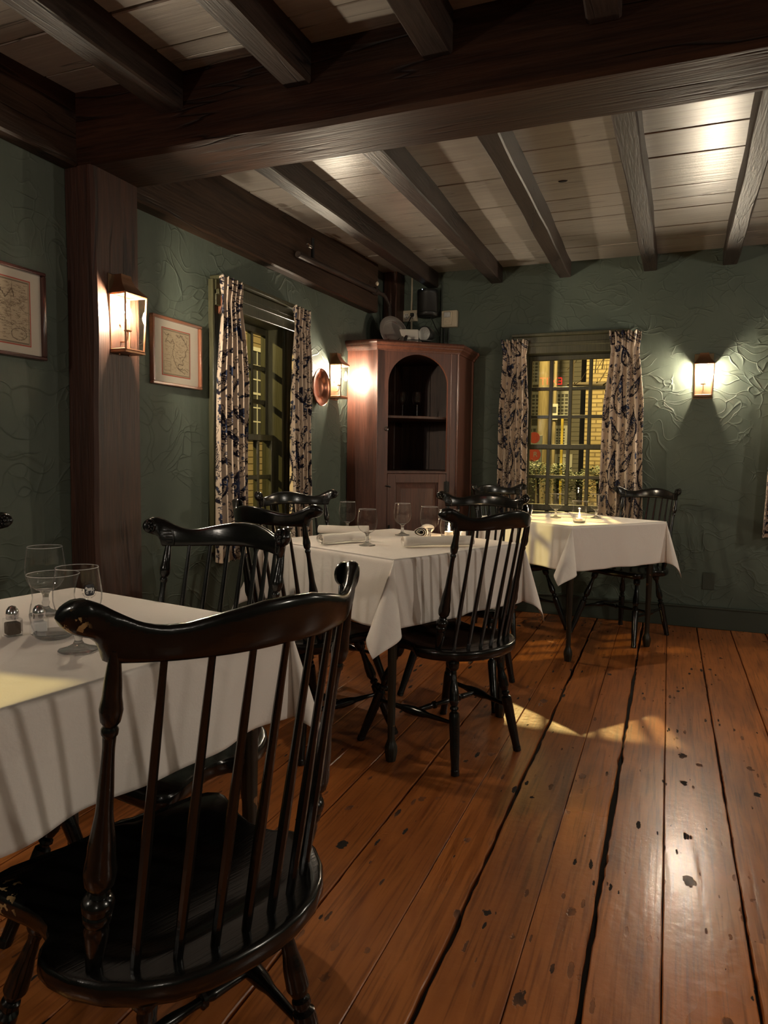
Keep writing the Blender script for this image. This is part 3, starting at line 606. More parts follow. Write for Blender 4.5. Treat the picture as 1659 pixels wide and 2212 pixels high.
# ================================================================== CHAIRS
lac = M['lacquer']
def build_chair(worn=False):
    root = empty('windsor_chair'); mt = M['lacquerworn'] if worn else lac
    half = [(0, -.190), (.04, -.188), (.08, -.181), (.125, -.165), (.165, -.138), (.198, -.102), (.222, -.06), (.233, -.02), (.234, .008), (.226, .026), (.208, .044), (.197, .07), (.195, .10), (.201, .14), (.214, .185), (.225, .222), (.224, .245), (.209, .262), (.175, .271), (.13, .270), (.085, .268), (.045, .272), (0, .282)]
    out = half+[(-x, y) for x, y in half[-2:0:-1]]
    n = len(out); c = (0, .03); v = []; f = []
    def zd(x, y, s):
        d = max(0, 1-((x/.20)**2+((y-.05)/.215)**2)); dish = .014*min(1, d*1.8)
        if y < -.085: dish *= max(0, 1-(-.085-y)/.02)
        pom = .010*math.exp(-(x/.035)**2)*max(0, min(1, (y-.05)/.18))
        fr = .006*max(0, (y-.22)/.06)
        return .448-dish+pom*(d > 0)-fr
    rings = [(.90, .408, None), (.965, .411, None), (.993, .420, None), (1.0, .430, None), (.997, .440, None), (.985, .4465, None)]
    for s, z, _ in rings: v += [(c[0]+(x-c[0])*s, c[1]+(y-c[1])*s, z) for x, y in out]
    for s in (.96, .93, .89, .85, .80, .74, .66, .57, .47, .36, .24, .12):
        v += [(c[0]+(x-c[0])*s, c[1]+(y-c[1])*s, zd(c[0]+(x-c[0])*s, c[1]+(y-c[1])*s, s)) for x, y in out]
    v += [(c[0], c[1], zd(0, c[1], 0))]
    R_ = len(rings)+12
    for i in range(R_-1):
        for k in range(n): k2 = (k+1) % n; f.append((i*n+k, i*n+k2, (i+1)*n+k2, (i+1)*n+k))
    for k in range(n): f.append(((R_-1)*n+k, (R_-1)*n+(k+1) % n, R_*n))
    f.append(tuple(range(n))[::-1])
    MB().add(v, f).build('seat', mt, root, smooth=60)
    post = [(0, .0105), (.14, .0165), (.165, .0145), (.175, .0185), (.195, .019), (.205, .0165), (.215, .0205), (.235, .0215), (.250, .019), (.26, .012), (.268, .015), (.278, .0125), (.30, .0195), (.335, .0215), (.40, .018), (.55, .0105), (.72, .0078), (.755, .0085), (.762, .0105), (.775, .0108), (.785, .0082), (.80, .0125), (.83, .0145), (.88, .0115), (1.0, .0072)]
    for s in (-1, 1):
        MB().turned((s*.186, -.060, .440), (s*.197, -.158, .905), post, 16, 60).build('back_post', mt, root, smooth=40)
    for i in range(-3, 4):
        xb = i*.050; xt = i*.050; yb = -.149+.087*(xb/.186)**2*.8; yt = -.243+.088*(xt/.196)**2
        MB().turned((xb, yb, .440), (xt, yt, .905), [(0, .0068), (.05, .0072), (.35, .0080), (.7, .0062), (1, .0048)], 8, 14).build('spindle', mt, root, smooth=40)
    # crest rail
    tk = [(0, .958), (.04, .956), (.09, .946), (.13, .936), (.155, .934), (.175, .939), (.195, .951), (.212, .963), (.225, .969), (.236, .966), (.244, .959), (.249, .950), (.250, .945)]
    bk = [(0, .893), (.08, .890), (.14, .888), (.198, .887), (.2045, .889), (.207, .901), (.211, .912), (.218, .919), (.226, .921), (.236, .925), (.244, .933), (.249, .942), (.250, .944)]
    hk = [(0, .0105), (.12, .0105), (.18, .0115), (.205, .015), (.225, .0195), (.238, .018), (.246, .011), (.249, .005), (.250, .002)]
    xs = sorted(set([round(a, 4) for a in np.linspace(0, .2, 21)]+[.2045, .207, .211]+[round(a, 4) for a in np.linspace(.215, .250, 13)])); xs = [-x for x in xs[:0:-1]]+xs
    ip = lambda tab, x: float(np.interp(abs(x), [p[0] for p in tab], [p[1] for p in tab]))
    v = []; f = []; K = 18
    for x in xs:
        zt, zb, h = ip(tk, x), ip(bk, x), ip(hk, x); zm = (zt+zb)/2; hh = (zt-zb)/2
        yc = -.247+.0025+2.28*x*x if abs(x) < .2 else -.247+.0025+2.28*.04+(abs(x)-.2)*.62
        fwd = .010*max(0, (abs(x)-.2)/.08)
        for k in range(K):
            a = 2*PI*k/K; ca, sa = math.cos(a), math.sin(a); e = .62
            py = h*math.copysign(abs(ca)**e, ca); pz = hh*math.copysign(abs(sa)**(e if abs(x) < .2 else .9), sa)
            tilt = -(pz)*.16
            v.append((x, yc+py+tilt+fwd, zm+pz))
    for i in range(len(xs)-1):
        for k in range(K): k2 = (k+1) % K; f.append((i*K+k, (i+1)*K+k, (i+1)*K+k2, i*K+k2))
    f.append(tuple(range(K))); f.append(tuple(range((len(xs)-1)*K, len(xs)*K))[::-1])
    cr = MB().add(v, f).build('crest_rail', mt, root, smooth=60)
    # carved rosettes and reeding on the front of the ears
    for s in (-1, 1):
        mb = MB(); cx_, cz_, cyy = s*.226, .945, -.247+.0025+2.28*.04+.026*.62+.0035+.018
        Mr = Matrix.Translation((cx_, cyy, cz_)) @ Matrix.Rotation(-PI/2, 4, 'X')
        mb.lathe([(.0001, -.004), (.0195, -.004), (.020, .001), (.018, .003), (.016, .001)], 24, Mr)
        mb.lathe([(.006, 0), (.0062, .004), (.004, .006), (.0001, .0065)], 12, Mr)
        for q in range(8):
            a = q*PI/4; Mq = Mr @ Matrix.Rotation(a, 4, 'Z') @ Matrix.Translation((.0108, 0, .0005)) @ Matrix.Diagonal((1.2, .8, .9, 1))
            mb.lathe([(.0001, .0045), (.0030, .0035), (.0044, 0), (.0030, -.003), (.0001, -.0035)][::-1], 8, Mq)
        mb.build('rosette', mt, cr, smooth=60)
        mb = MB()
        for q in range(5): zz = .896+q*.0085; mb.tube([(s*.182, -.155, zz), (s*.203, -.140, zz)], .0028, 6)
        mb.tube([(s*.180, -.1575, .892), (s*.178, -.1585, .915), (s*.184, -.153, .935)], .0032, 6)
        mb.build('carved_reeding', mt, cr, smooth=60)
    leg = [(0, .0120), (.03, .019), (.07, .0215), (.11, .019), (.135, .0105), (.15, .0115), (.165, .0100), (.22, .0125), (.33, .0185), (.385, .0195), (.41, .0150), (.43, .0110), (.438, .0155), (.455, .0165), (.465, .0115), (.475, .0115), (.49, .0190), (.52, .0200), (.75, .0178), (.955, .0150), (.96, .0160), (1, .0155)]
    lt = {('r', -1): (-.118, -.075), ('r', 1): (.118, -.075), ('f', -1): (-.150, .175), ('f', 1): (.150, .175)}
    ft = {('r', -1): (-.176, -.150), ('r', 1): (.176, -.150), ('f', -1): (-.238, .318), ('f', 1): (.238, .318)}
    for k in lt: MB().turned((*lt[k], .416), (*ft[k], 0), leg, 16, 60).build('leg', mt, root, smooth=40)
    at = lambda k, t: Vector((*lt[k], .416)).lerp(Vector((*ft[k], 0)), t)
    st = [(0, .0065), (.08, .0075), (.30, .0100), (.42, .0165), (.5, .0185), (.58, .0165), (.70, .0100), (.92, .0075), (1, .0065)]
    mids = []
    for s in (-1, 1):
        a, b_ = at(('r', s), .575), at(('f', s), .575); MB().turned(a, b_, st, 12, 40).build('side_stretcher', mt, root, smooth=40); mids.append(a.lerp(b_, .5))
    cs_ = [(0, .007), (.1, .0095), (.25, .0115), (.285, .0085), (.292, .0145), (.315, .0155), (.322, .009), (.36, .0085), (.5, .0115), (.64, .0085), (.678, .009), (.685, .0155), (.708, .0145), (.715, .0085), (.75, .0115), (.9, .0095), (1, .007)]
    MB().turned(mids[0], mids[1], cs_, 12, 60).build('cross_stretcher', mt, root, smooth=40)
    return root
near = build_chair(True); base = build_chair()
def place(o, x, y, th, label):
    o.location = (x, y, 0); o.rotation_euler = (0, 0, th); tag(o, label, 'chair', 'windsor chairs round the tables')
place(near, -.688, .902, 1.21, 'large black windsor chair in the lower left, nearest the camera, with chipped crest')
CH = [(-.722, 2.632, 1.09, 'black windsor chair with its back to us at the right side of the middle table'),
      (-1.105, 1.415, 2.998, 'black windsor chair facing us at the far end of the near table, beside the post'),
      (-1.34, 2.465, -.336, 'black windsor chair with its back to us, left front of the middle table'),
      (-1.63, 3.12, -2.054, 'black windsor chair in front of the left wall window, behind the middle table'),
      (-.891, 3.433, 3.051, 'black windsor chair facing us behind the candle on the middle table'),
      (-.99, 4.83, -2.201, 'black windsor chair left of the far table, before the back window'),
      (-.196, 4.93, 2.60, 'black windsor chair at the right side of the far table, against the green back wall'),
      (-1.72, 1.24, -1.85, 'black windsor chair with only its crest end showing at the left edge')]
for k, (x, y, th, lb) in enumerate(CH):
    o = base if k == 0 else copy_tree(base)
    place(o, x, y, th, lb)

# ================================================================== TABLES AND CLOTHS
def table(x, y, th, h, T, label):
    root = empty('dining_table', (x, y, 0), th, label, 'table', 'dining tables under white cloths')
    MB().box(-h+.004, h-.004, -h+.004, h-.004, T-.03, T-.004).build('tabletop', M['legpaint'], root, bevel=.004)
    a = h-.06
    MB().box(-a, a, -a-.011, -a+.011, T-.13, T-.03).box(-a, a, a-.011, a+.011, T-.13, T-.03).box(-a-.011, -a+.011, -a, a, T-.13, T-.03).box(a-.011, a+.011, -a, a, T-.13, T-.03).build('apron', M['legpaint'], root, bevel=.002)
    for sx in (-1, 1):
        for sy in (-1, 1):
            mb = MB(); X, Y = sx*(a), sy*(a)
            prof = [(.0225, T-.03), (.0225, T-.16), (.0205, T-.18), (.0175, .35), (.0150, .12), (.0145, .085), (.0185, .072), (.0255, .055), (.0265, .040), (.0215, .012), (.0190, 0)][::-1]
            mb.lathe(prof, 8 if True else 16, Matrix.Translation((X, Y, 0)) @ Matrix.Rotation(PI/8, 4, 'Z'))
            mb.build('leg', M['legpaint'], root, bevel=.002)
    return root
def cloth(x, y, th, h, T, D, label, skew=(0, 0, 0, 0), exs=(1, 1, 1, 1), ns=1.0, seed=1, N=150):
    Lh = h+D; u = np.linspace(-Lh, Lh, N); P = np.zeros((N, N, 3)); R = .012; r_ = random.Random(seed)
    pa = [r_.uniform(0, 6) for _ in range(8)]
    for j, vv in enumerate(u):
        for i, uu in enumerate(u):
            ax, ay = abs(uu)-h, abs(vv)-h; sx, sy = (1 if uu > 0 else -1), (1 if vv > 0 else -1)
            if ax <= 0 and ay <= 0:
                P[j, i] = (uu, vv, T+.0015*math.sin(uu*9+pa[0])*math.sin(vv*8+pa[1])); continue
            def drop(d):
                a = min(d/R, PI/2); o_ = R*math.sin(a); dn = R*(1-math.cos(a))+max(0, d-R*PI/2); return o_, dn
            if ax > 0 and ay <= 0:
                o_, dn = drop(ax); t = vv/h; wv = (.010*math.sin(vv*17+pa[2]+sx)+.006*math.sin(vv*31+pa[3]))*(dn/D)**1.3*ns
                P[j, i] = (sx*(h-R+o_+.03*dn*0+wv+.012*dn/D), vv, T-dn)
            elif ay > 0 and ax <= 0:
                o_, dn = drop(ay); wv = (.010*math.sin(uu*16+pa[4]+sy)+.006*math.sin(uu*29+pa[5]))*(dn/D)**1.3*ns
                P[j, i] = (uu, sy*(h-R+o_+wv+.012*dn/D), T-dn)
            else:
                r = math.hypot(ax, ay); ps = math.atan2(ay, ax)/(PI/2)
                if sx*sy < 0: ps = ps
                q = (0 if sx > 0 else 1)+(0 if sy > 0 else 2); az = skew[q]
                dl = .50*1.0; out_ = dl/2*(1-math.cos(2*PI*ps)); lat = dl/2*math.sin(2*PI*ps)
                ex = exs[q]; out_ *= ex; lat *= 1/max(ex, .72)
                # lateral axis t = (-sx, sy)/sqrt2 ; outward o = (sx, sy)/sqrt2
                ca, sa = math.cos(az), math.sin(az)
                o2 = (out_*ca-0*sa)
                tx, ty = -sx/math.sqrt(2), sy/math.sqrt(2); ox, oy = sx/math.sqrt(2), sy/math.sqrt(2)
                lx = lat+out_*sa
                an = math.hypot(o2, lx); k = (math.sin(an)/an) if an > 1e-6 else 1
                dx, dy, dz = (ox*o2+tx*lx)*k, (oy*o2+ty*lx)*k, -math.cos(an)
                o_, dn = drop(r); base_x, base_y = sx*h, sy*h
                rr = max(0, r-.004)
                wv = .012*min(1, r/D)
                P[j, i] = (base_x+dx*rr+ox*wv*.7*min(1, r/.05)*0+sx*wv*math.cos(ps*PI/2)**2, base_y+dy*rr+sy*wv*math.sin(ps*PI/2)**2, T+dz*rr)
    o = gridmesh('tablecloth', P, M['linen']); o.location = (x, y, 0); o.rotation_euler = (0, 0, th)
    so = o.modifiers.new('thickness', 'SOLIDIFY'); so.thickness = .0012; so.offset = 1
    tag(o, label, 'tablecloth', 'white tablecloths'); return o
TT = .775
TB = [(-1.19, 1.04, -.17, .375, .775, .208, 'near', 11), (-1.103, 2.883, -.417, .401, .775, .26, 'middle', 3), (-.551, 4.542, -.654, .393, .775, .255, 'far', 5)]
LB = {'near': ('dark painted table in the left foreground, nearest the camera', 'white cloth over the near table at the left edge of the picture'),
      'middle': ('dark painted table in the middle with a chipped ball-footed leg in front', 'white cloth with rolled napkins on it, over the middle table'),
      'far': ('dark painted table by the back window', 'white cloth over the far table by the back window, lit yellow on top')}
for (x, y, th, h, T, D, k, sd) in TB:
    table(x, y, th, h, T-.003, LB[k][0]); cloth(x, y, th, h, T, D, LB[k][1], seed=sd, skew=(.25, .1, .35, .1), exs=(.55, .30 if k == 'far' else .8, 1.12, .8))
# ------------------------------------------------------------------ glasses
def shell(prof, n=32):
    return MB().lathe(prof, n, cap=False)
def goblet():
    root = empty('water_goblet')
    shell([(.0105, .0520), (.020, .0555), (.030, .063), (.0375, .075), (.0410, .090), (.0415, .105), (.0395, .125), (.0368, .143), (.0360, .1500)]).build('bowl', M['glass'], root, smooth=80)
    MB().lathe([(.0355, .1496), (.0361, .1494), (.0364, .1500), (.0360, .1506), (.0355, .1503)], 32, cap=False).build('rim', M['rimglass'], root, smooth=80)
    MB().lathe([(.0001, 0), (.0335, 0), (.0348, .0014), (.033, .0032), (.020, .0062), (.0095, .012), (.0062, .019), (.0085, .027), (.0060, .034), (.0068, .044), (.0115, .0515), (.018, .0550), (.010, .0560), (.0001, .0555)], 32, cap=False).build('stem', M['sglass'], root, smooth=60)
    return root
g0 = goblet()
def gl(o, x, y, z, label, s=1.0, group='water goblets on the tables', rz=0):
    o.location = (x, y, z); o.scale = (s, s, s); o.rotation_euler = (0, 0, rz); tag(o, label, 'glass', group)
GZ = TT+.0025
near_g = goblet(); near_g.name = 'logo_goblet'
gl(near_g, -1.0, .992, GZ, 'clear goblet with a white horse badge, behind the near chair crest', 1.03, rz=0)
GL = [(-1.293, 1.19, 'clear goblet behind the glass candle holder on the near table'), (-1.412, 3.072, 'leftmost goblet on the middle table, behind the left napkin rolls'), (-1.141, 2.679, 'goblet nearest to us on the middle table, right of the front napkin roll'),
      (-1.147, 3.112, 'goblet on the middle table in front of the cupboard door'), (-.964, 2.958, 'goblet on the middle table just left of the candle'),
      (-.647, 4.53, 'goblet on the far table left of the candle'), (-.413, 4.629, 'goblet on the far table right of the candle')]
for k, (x, y, lb) in enumerate(GL):
    o = g0 if k == 0 else copy_tree(g0); gl(o, x, y, GZ, lb, 1.0 if k else 1.02)
# badge on the goblet: dark rounded square, white horse, lettering around it
def wrap(mb, name, mat, rad0, parent, ang, zc_, lift):
    """bend a flat (x,z) badge round the goblet bowl"""
    pk = [(.0520, .0105), (.0555, .020), (.063, .030), (.075, .0375), (.090, .0410), (.105, .0415), (.125, .0395), (.143, .0368), (.150, .036)]
    vv = []
    for (x, y, z) in mb.v:
        Z = zc_+z; r = float(np.interp(Z, [p[0] for p in pk], [p[1] for p in pk]))+lift; a = ang+x/.041
        vv.append((r*math.cos(a), r*math.sin(a), Z))
    mb.v = vv; return mb.build(name, mat, parent)
BA = -.27; BZ = .114
def rsq(s, n=40, p=3.2): return [(s*math.copysign(abs(math.cos(2*PI*k/n))**(2/p), math.cos(2*PI*k/n)), s*1.05*math.copysign(abs(math.sin(2*PI*k/n))**(2/p), math.sin(2*PI*k/n))) for k in range(n)]
def flat(pts, y=0):
    mb = MB(); c = (sum(p[0] for p in pts)/len(pts), sum(p[1] for p in pts)/len(pts)); n = len(pts)
    mb.add([(c[0], 0, c[1])]+[(p[0], 0, p[1]) for p in pts], [(0, 1+i, 1+(i+1) % n) for i in range(n)]); return mb
def quadgrid_rsq(s):
    mb = MB(); n = 40; R_ = rsq(s, n)
    for a, b_ in ((.001, .35), (.35, .7), (.7, 1)):
        for i in range(n): p, q = R_[i], R_[(i+1) % n]; mb.add([(p[0]*a, 0, p[1]*a), (q[0]*a, 0, q[1]*a), (q[0]*b_, 0, q[1]*b_), (p[0]*b_, 0, p[1]*b_)], [(0, 1, 2, 3)])
    return mb
bowl = [c for c in near_g.children if c.name.startswith('bowl')][0]
wrap(quadgrid_rsq(.0096), 'badge', M['logo'], .041, bowl, BA, BZ, .0004)
hm = MB()
def blob(a, b_, w0, w1):
    d = Vector((b_[0]-a[0], b_[1]-a[1])); n_ = Vector((-d.y, d.x)).normalized(); 
    hm.add([(a[0]+n_.x*w0, 0, a[1]+n_.y*w0), (b_[0]+n_.x*w1, 0, b_[1]+n_.y*w1), (b_[0]-n_.x*w1, 0, b_[1]-n_.y*w1), (a[0]-n_.x*w0, 0, a[1]-n_.y*w0)], [(0, 1, 2, 3)])
for a, b_, w0, w1 in [((-.052, .010), (.046, .014), .024, .024), ((-.052, .020), (-.066, .052), .020, .012), ((-.066, .056), (-.084, .026), .012, .007), ((-.056, 0), (-.074, -.034), .010, .005), ((-.074, -.034), (-.062, -.066), .005, .004), ((-.044, -.004), (-.044, -.07), .009, .005),
                     ((.034, 0), (.014, -.058), .011, .005), ((.050, 0), (.066, -.034), .011, .006), ((.066, -.034), (.058, -.072), .006, .004), ((.066, .030), (.082, -.012), .010, .007), ((-.07, .062), (-.062, .050), .004, .012)]:
    s_ = .097; blob((a[0]*s_, a[1]*s_), (b_[0]*s_, b_[1]*s_), w0*s_, w1*s_)
wrap(hm, 'horse', M['logow'], .041, bowl, BA, BZ, .0007)
def text_mesh(s, size, mat=None, ext=0):
    cu = bpy.data.curves.new('t', 'FONT'); cu.body = s; cu.size = size; cu.align_x = 'CENTER'; cu.align_y = 'CENTER'; cu.extrude = ext
    o = bpy.data.objects.new('t', cu); COL.objects.link(o); bpy.context.view_layer.update()
    me = bpy.data.meshes.new_from_object(o.evaluated_get(bpy.context.evaluated_depsgraph_get()))
    v = [tuple(p.co) for p in me.vertices]; f = [tuple(p.vertices) for p in me.polygons]
    bpy.data.objects.remove(o); bpy.data.curves.remove(cu); bpy.data.meshes.remove(me); return v, f
lt_ = MB()
def ring_text(s, a0, a1, r, size, flip=False):
    for i, ch in enumerate(s):
        if ch == ' ': continue
        a = a0+(a1-a0)*i/(len(s)-1); v, f = text_mesh(ch, size); rot = a-PI/2 if not flip else a+PI/2
        lt_.add([(r*1.0*math.cos(a)+p[0]*math.cos(rot)-p[1]*math.sin(rot), 0, r*1.05*math.sin(a)+p[0]*math.sin(rot)+p[1]*math.cos(rot)) for p in v], f)
ring_text('THE WHITE HORSE TAVERN', 3.95, -.85, .0130, .0036); ring_text('EST 1673', 4.18, 5.25, .0132, .0034, True)
wrap(lt_, 'lettering', M['logo'], .041, bowl, BA, BZ, .0005)
# hurricane candle glasses
def hurricane(lit=True):
    root = empty('candle_glass')
    shell([(.0001, .004), (.028, .004), (.033, .010), (.0390, .026), (.0425, .045), (.040, .065), (.0365, .080), (.0385, .098), (.0435, .118), (.046, .126)], 32).build('glass_body', M['glass'], root, smooth=80)
    MB().lathe([(.0455, .1256), (.0462, .1254), (.0466, .126), (.0461, .1267), (.0455, .1264)], 32, cap=False).build('rim', M['rimglass'], root, smooth=80)
    MB().lathe([(.0001, 0), (.029, 0), (.034, .004), (.036, .011), (.031, .008), (.0001, .006)], 32, cap=False).build('glass_base', M['sglass'], root, smooth=60)
    if lit:
        MB().lathe([(.0001, .008), (.019, .008), (.0195, .010), (.0195, .026), (.0185, .027), (.004, .0262), (.0001, .0262)], 24, cap=False).build('candle', M['wax'], root, smooth=40)
        MB().lathe([(.0012, .026), (.0042, .033), (.0050, .039), (.0032, .049), (.0003, .059)], 12).build('flame', M['flame'], root, smooth=80)
    return root
h1 = hurricane(False); h1.location = (-1.115, 1.045, GZ); h1.scale = (1.05, 1.05, 1.0); tag(h1, 'unlit waisted glass candle holder on the near table beside the shakers', 'candle glass', 'glass candle holders')
h2 = hurricane(True); h2.location = (-.928, 3.137, GZ); tag(h2, 'lit waisted candle glass on the middle table', 'candle glass', 'glass candle holders')
h3 = copy_tree(h2); h3.location = (-.47, 4.236, GZ); tag(h3, 'lit waisted candle glass on the far table between two goblets', 'candle glass', 'glass candle holders')
lamp('candle_light', (-.928, 3.137, GZ+.075), .25, (1, .62, .3), .006); lamp('candle_light', (-.47, 4.236, GZ+.075), .25, (1, .62, .3), .006)
def shaker(fill, x, y, rz, label):
    root = empty('shaker', (x, y, GZ), rz, label, 'shaker', 'salt and pepper shakers')
    MB().prism([(-.015, -.015), (.015, -.015), (.015, .015), (-.015, .015)], 0, .0345).build('glass_body', M['glass'], root, bevel=.002)
    MB().box(-.0125, .0125, -.0125, .0125, .003, .027).build('contents', fill, root, bevel=.003)
    MB().lathe([(.0115, .033), (.0115, .040), (.0120, .0405), (.0120, .045), (.0105, .052), (.0065, .058), (.0001, .0605)], 20, cap=False).build('cap', M['chrome'], root, smooth=50)
shaker(M['pepper'], -1.198, 1.02, -.4, 'pepper shaker with chrome dome cap on the near table, left of the salt')
shaker(M['salt'], -1.158, 1.048, -.5, 'salt shaker with chrome dome cap, right of the pepper shaker')
shaker(M['salt'], -.868, 3.165, .2, 'small shaker with chrome cap beside the candle on the middle table')
# napkin rolls
def napkin(p0, p1, r, label, seed):
    a = Vector((p0[0], p0[1], 0)); b_ = Vector((p1[0], p1[1], 0)); d = b_-a; L = d.length; rr = random.Random(seed); N1, N2 = 40, 30; P = np.zeros((N1, N2*3, 3)); ph = rr.uniform(0, 6)
    for i in range(N1):
        t = i/(N1-1)
        for k in range(N2*3):
            tt = k/(N2*3-1); ang = tt*2*PI*2.6; rad = r*(.28+.72*tt)*(1+.06*math.sin(3*ang+ph+4*t)+.05*math.sin(9*t+ph))
            rad *= 1-.10*math.exp(-((t-.5)/.5)**2)+.06
            yy = math.cos(ang)*rad*1.18; zz = math.sin(ang)*rad*.86
            sk = .010*(tt-.5)*math.sin(PI*t)+(.010*tt*(1 if t > .5 else -1) if t in (0, 1) else 0)
            P[i, k] = (t*L+sk, yy, max(-r*.82, zz)+r*.84)
    o = gridmesh('napkin_roll', P, M['napkin']); o.location = (p0[0], p0[1], GZ); o.rotation_euler = (0, 0, math.atan2(d.y, d.x)); o.modifiers.new('t', 'SOLIDIFY').thickness = .0012
    tag(o, label, 'napkin', 'rolled napkins on the middle table')
napkin((-1.318, 2.615), (-1.205, 2.80), .027, 'rolled white napkin at the front left of the middle table', 1)
napkin((-1.50, 2.97), (-1.29, 3.02), .027, 'rolled white napkin lying behind the front roll, at the left of the middle table', 2)
napkin((-.985, 2.70), (-.755, 2.86), .027, 'rolled white napkin in front of the candle, partly behind the chair back', 3)
napkin((-1.045, 3.08), (-1.075, 3.27), .027, 'rolled white napkin seen end on, behind the goblet by the candle', 4)

# ================================================================== WALL LANTERNS
def lantern():
    """local: back on the plane x=0, front towards +x, z=0 at the glass bottom"""
    root = empty('wall_lantern'); H = .205; W2 = .060; Dp = .085; bt = .052
    MB().box(0, .004, -bt-.008, bt+.008, -.022, H+.075).build('backplate', M['brassin'], root, bevel=.002)
    fr = MB(); fw = .0045
    # trapezoid plan: narrow at the wall, front slightly wider at the top
    c = [(.004, -bt, .004, -bt-.004), (.004, bt, .004, bt+.004), (Dp-.008, W2-.008, Dp, W2), (Dp-.008, -W2+.008, Dp, -W2)]
    for (x0, y0, x1, y1) in c: fr.tube([(x0, y0, 0), (x1, y1, H)], fw, 4)
    for z, q in ((0, 0), (H, 1)):
        ring = [(p[0+2*q], p[1+2*q], z) for p in c]
        for a, b_ in zip(ring, ring[1:]+ring[:1]): fr.tube([a, b_], fw, 4)
    fr.tube([(c[3][0]+.001, 0, 0), (c[3][2]+.001, 0, H)], .0001, 4) if False else None
    fr.build('lantern_frame', M['bronze'], root)
    for (a, b_) in ((0, 3), (3, 2), (2, 1)):
        A, B = c[a], c[b_]
        MB().add([(A[0], A[1], .003), (B[0], B[1], .003), (B[2], B[3], H-.003), (A[2], A[3], H-.003)], [(0, 1, 2, 3)]).build('pane', M['lampglass'], root)
    MB().prism([(0, -bt-.004), (Dp-.004, -W2+.004), (Dp-.004, W2-.004), (0, bt+.004)], -.012, -.003).box(.02, .026, -.03, -.024, -.018, -.011).box(.02, .026, .024, .03, -.018, -.011).build('base_tray', M['bronze'], root, bevel=.0015)
    # concave swept roof
    v = []; f = []; n = 8
    for i in range(n):
        t = i/(n-1); s = 1-(1-(1-t)**2)*.62 if False else (1-t)**1.9*.58+.42; z = H+.003+.074*t
        x1 = .0+(Dp+.006)*s; w_ = (W2+.006)*s; wb = (bt+.010)*s
        v += [(0, -wb, z), (x1, -w_, z), (x1, w_, z), (0, wb, z)]
    for i in range(n-1):
        for j in range(4): j2 = (j+1) % 4; f.append((i*4+j, i*4+j2, (i+1)*4+j2, (i+1)*4+j))
    f.append((3, 2, 1, 0)); f.append(tuple(range((n-1)*4, n*4)))
    MB().add(v, f).build('roof', M['bronze'], root)
    ar = MB(); ar.tube([(.004, 0, .035), (.028, 0, .034), (.038, 0, .040), (.042, 0, .055), (.042, 0, .075)], .003, 8); ar.lathe([(.0001, .070), (.014, .072), (.016, .076), (.0001, .078)], 16, Matrix.Translation((.042, 0, 0)), cap=False)
    ar.tube([(.004, 0, .10), (.010, 0, .10)], .006, 8); ar.build('candle_arm', M['bronze'], root, smooth=50)
    MB().lathe([(.0085, .077), (.0085, .118), (.006, .120)], 16, Matrix.Translation((.042, 0, 0))).build('candle_tube', M['cream'], root, smooth=50)
    MB().lathe([(.005, .120), (.0115, .134), (.0125, .145), (.009, .160), (.003, .176), (.0003, .182)], 16, Matrix.Translation((.042, 0, 0))).build('bulb', M['bulb'], root, smooth=80)
    return root
L1 = lantern(); L1.location = (-1.95, 2.165, 1.528); L1.scale = (.95, .95, .99); tag(L1, 'lit copper wall lantern mounted on the timber post', 'lantern', 'copper wall lanterns')
L2 = copy_tree(L1); L2.location = (XL, 4.285, 1.535); L2.scale = (1, 1, 1); tag(L2, 'lit copper wall lantern between the copper dish and the corner cupboard', 'lantern', 'copper wall lanterns')
L3 = copy_tree(L1); L3.location = (.191, YB, 1.583); L3.scale = (1, 1, 1); L3.rotation_euler = (0, 0, -PI/2); tag(L3, 'lit copper wall lantern on the back wall right of the window', 'lantern', 'copper wall lanterns')

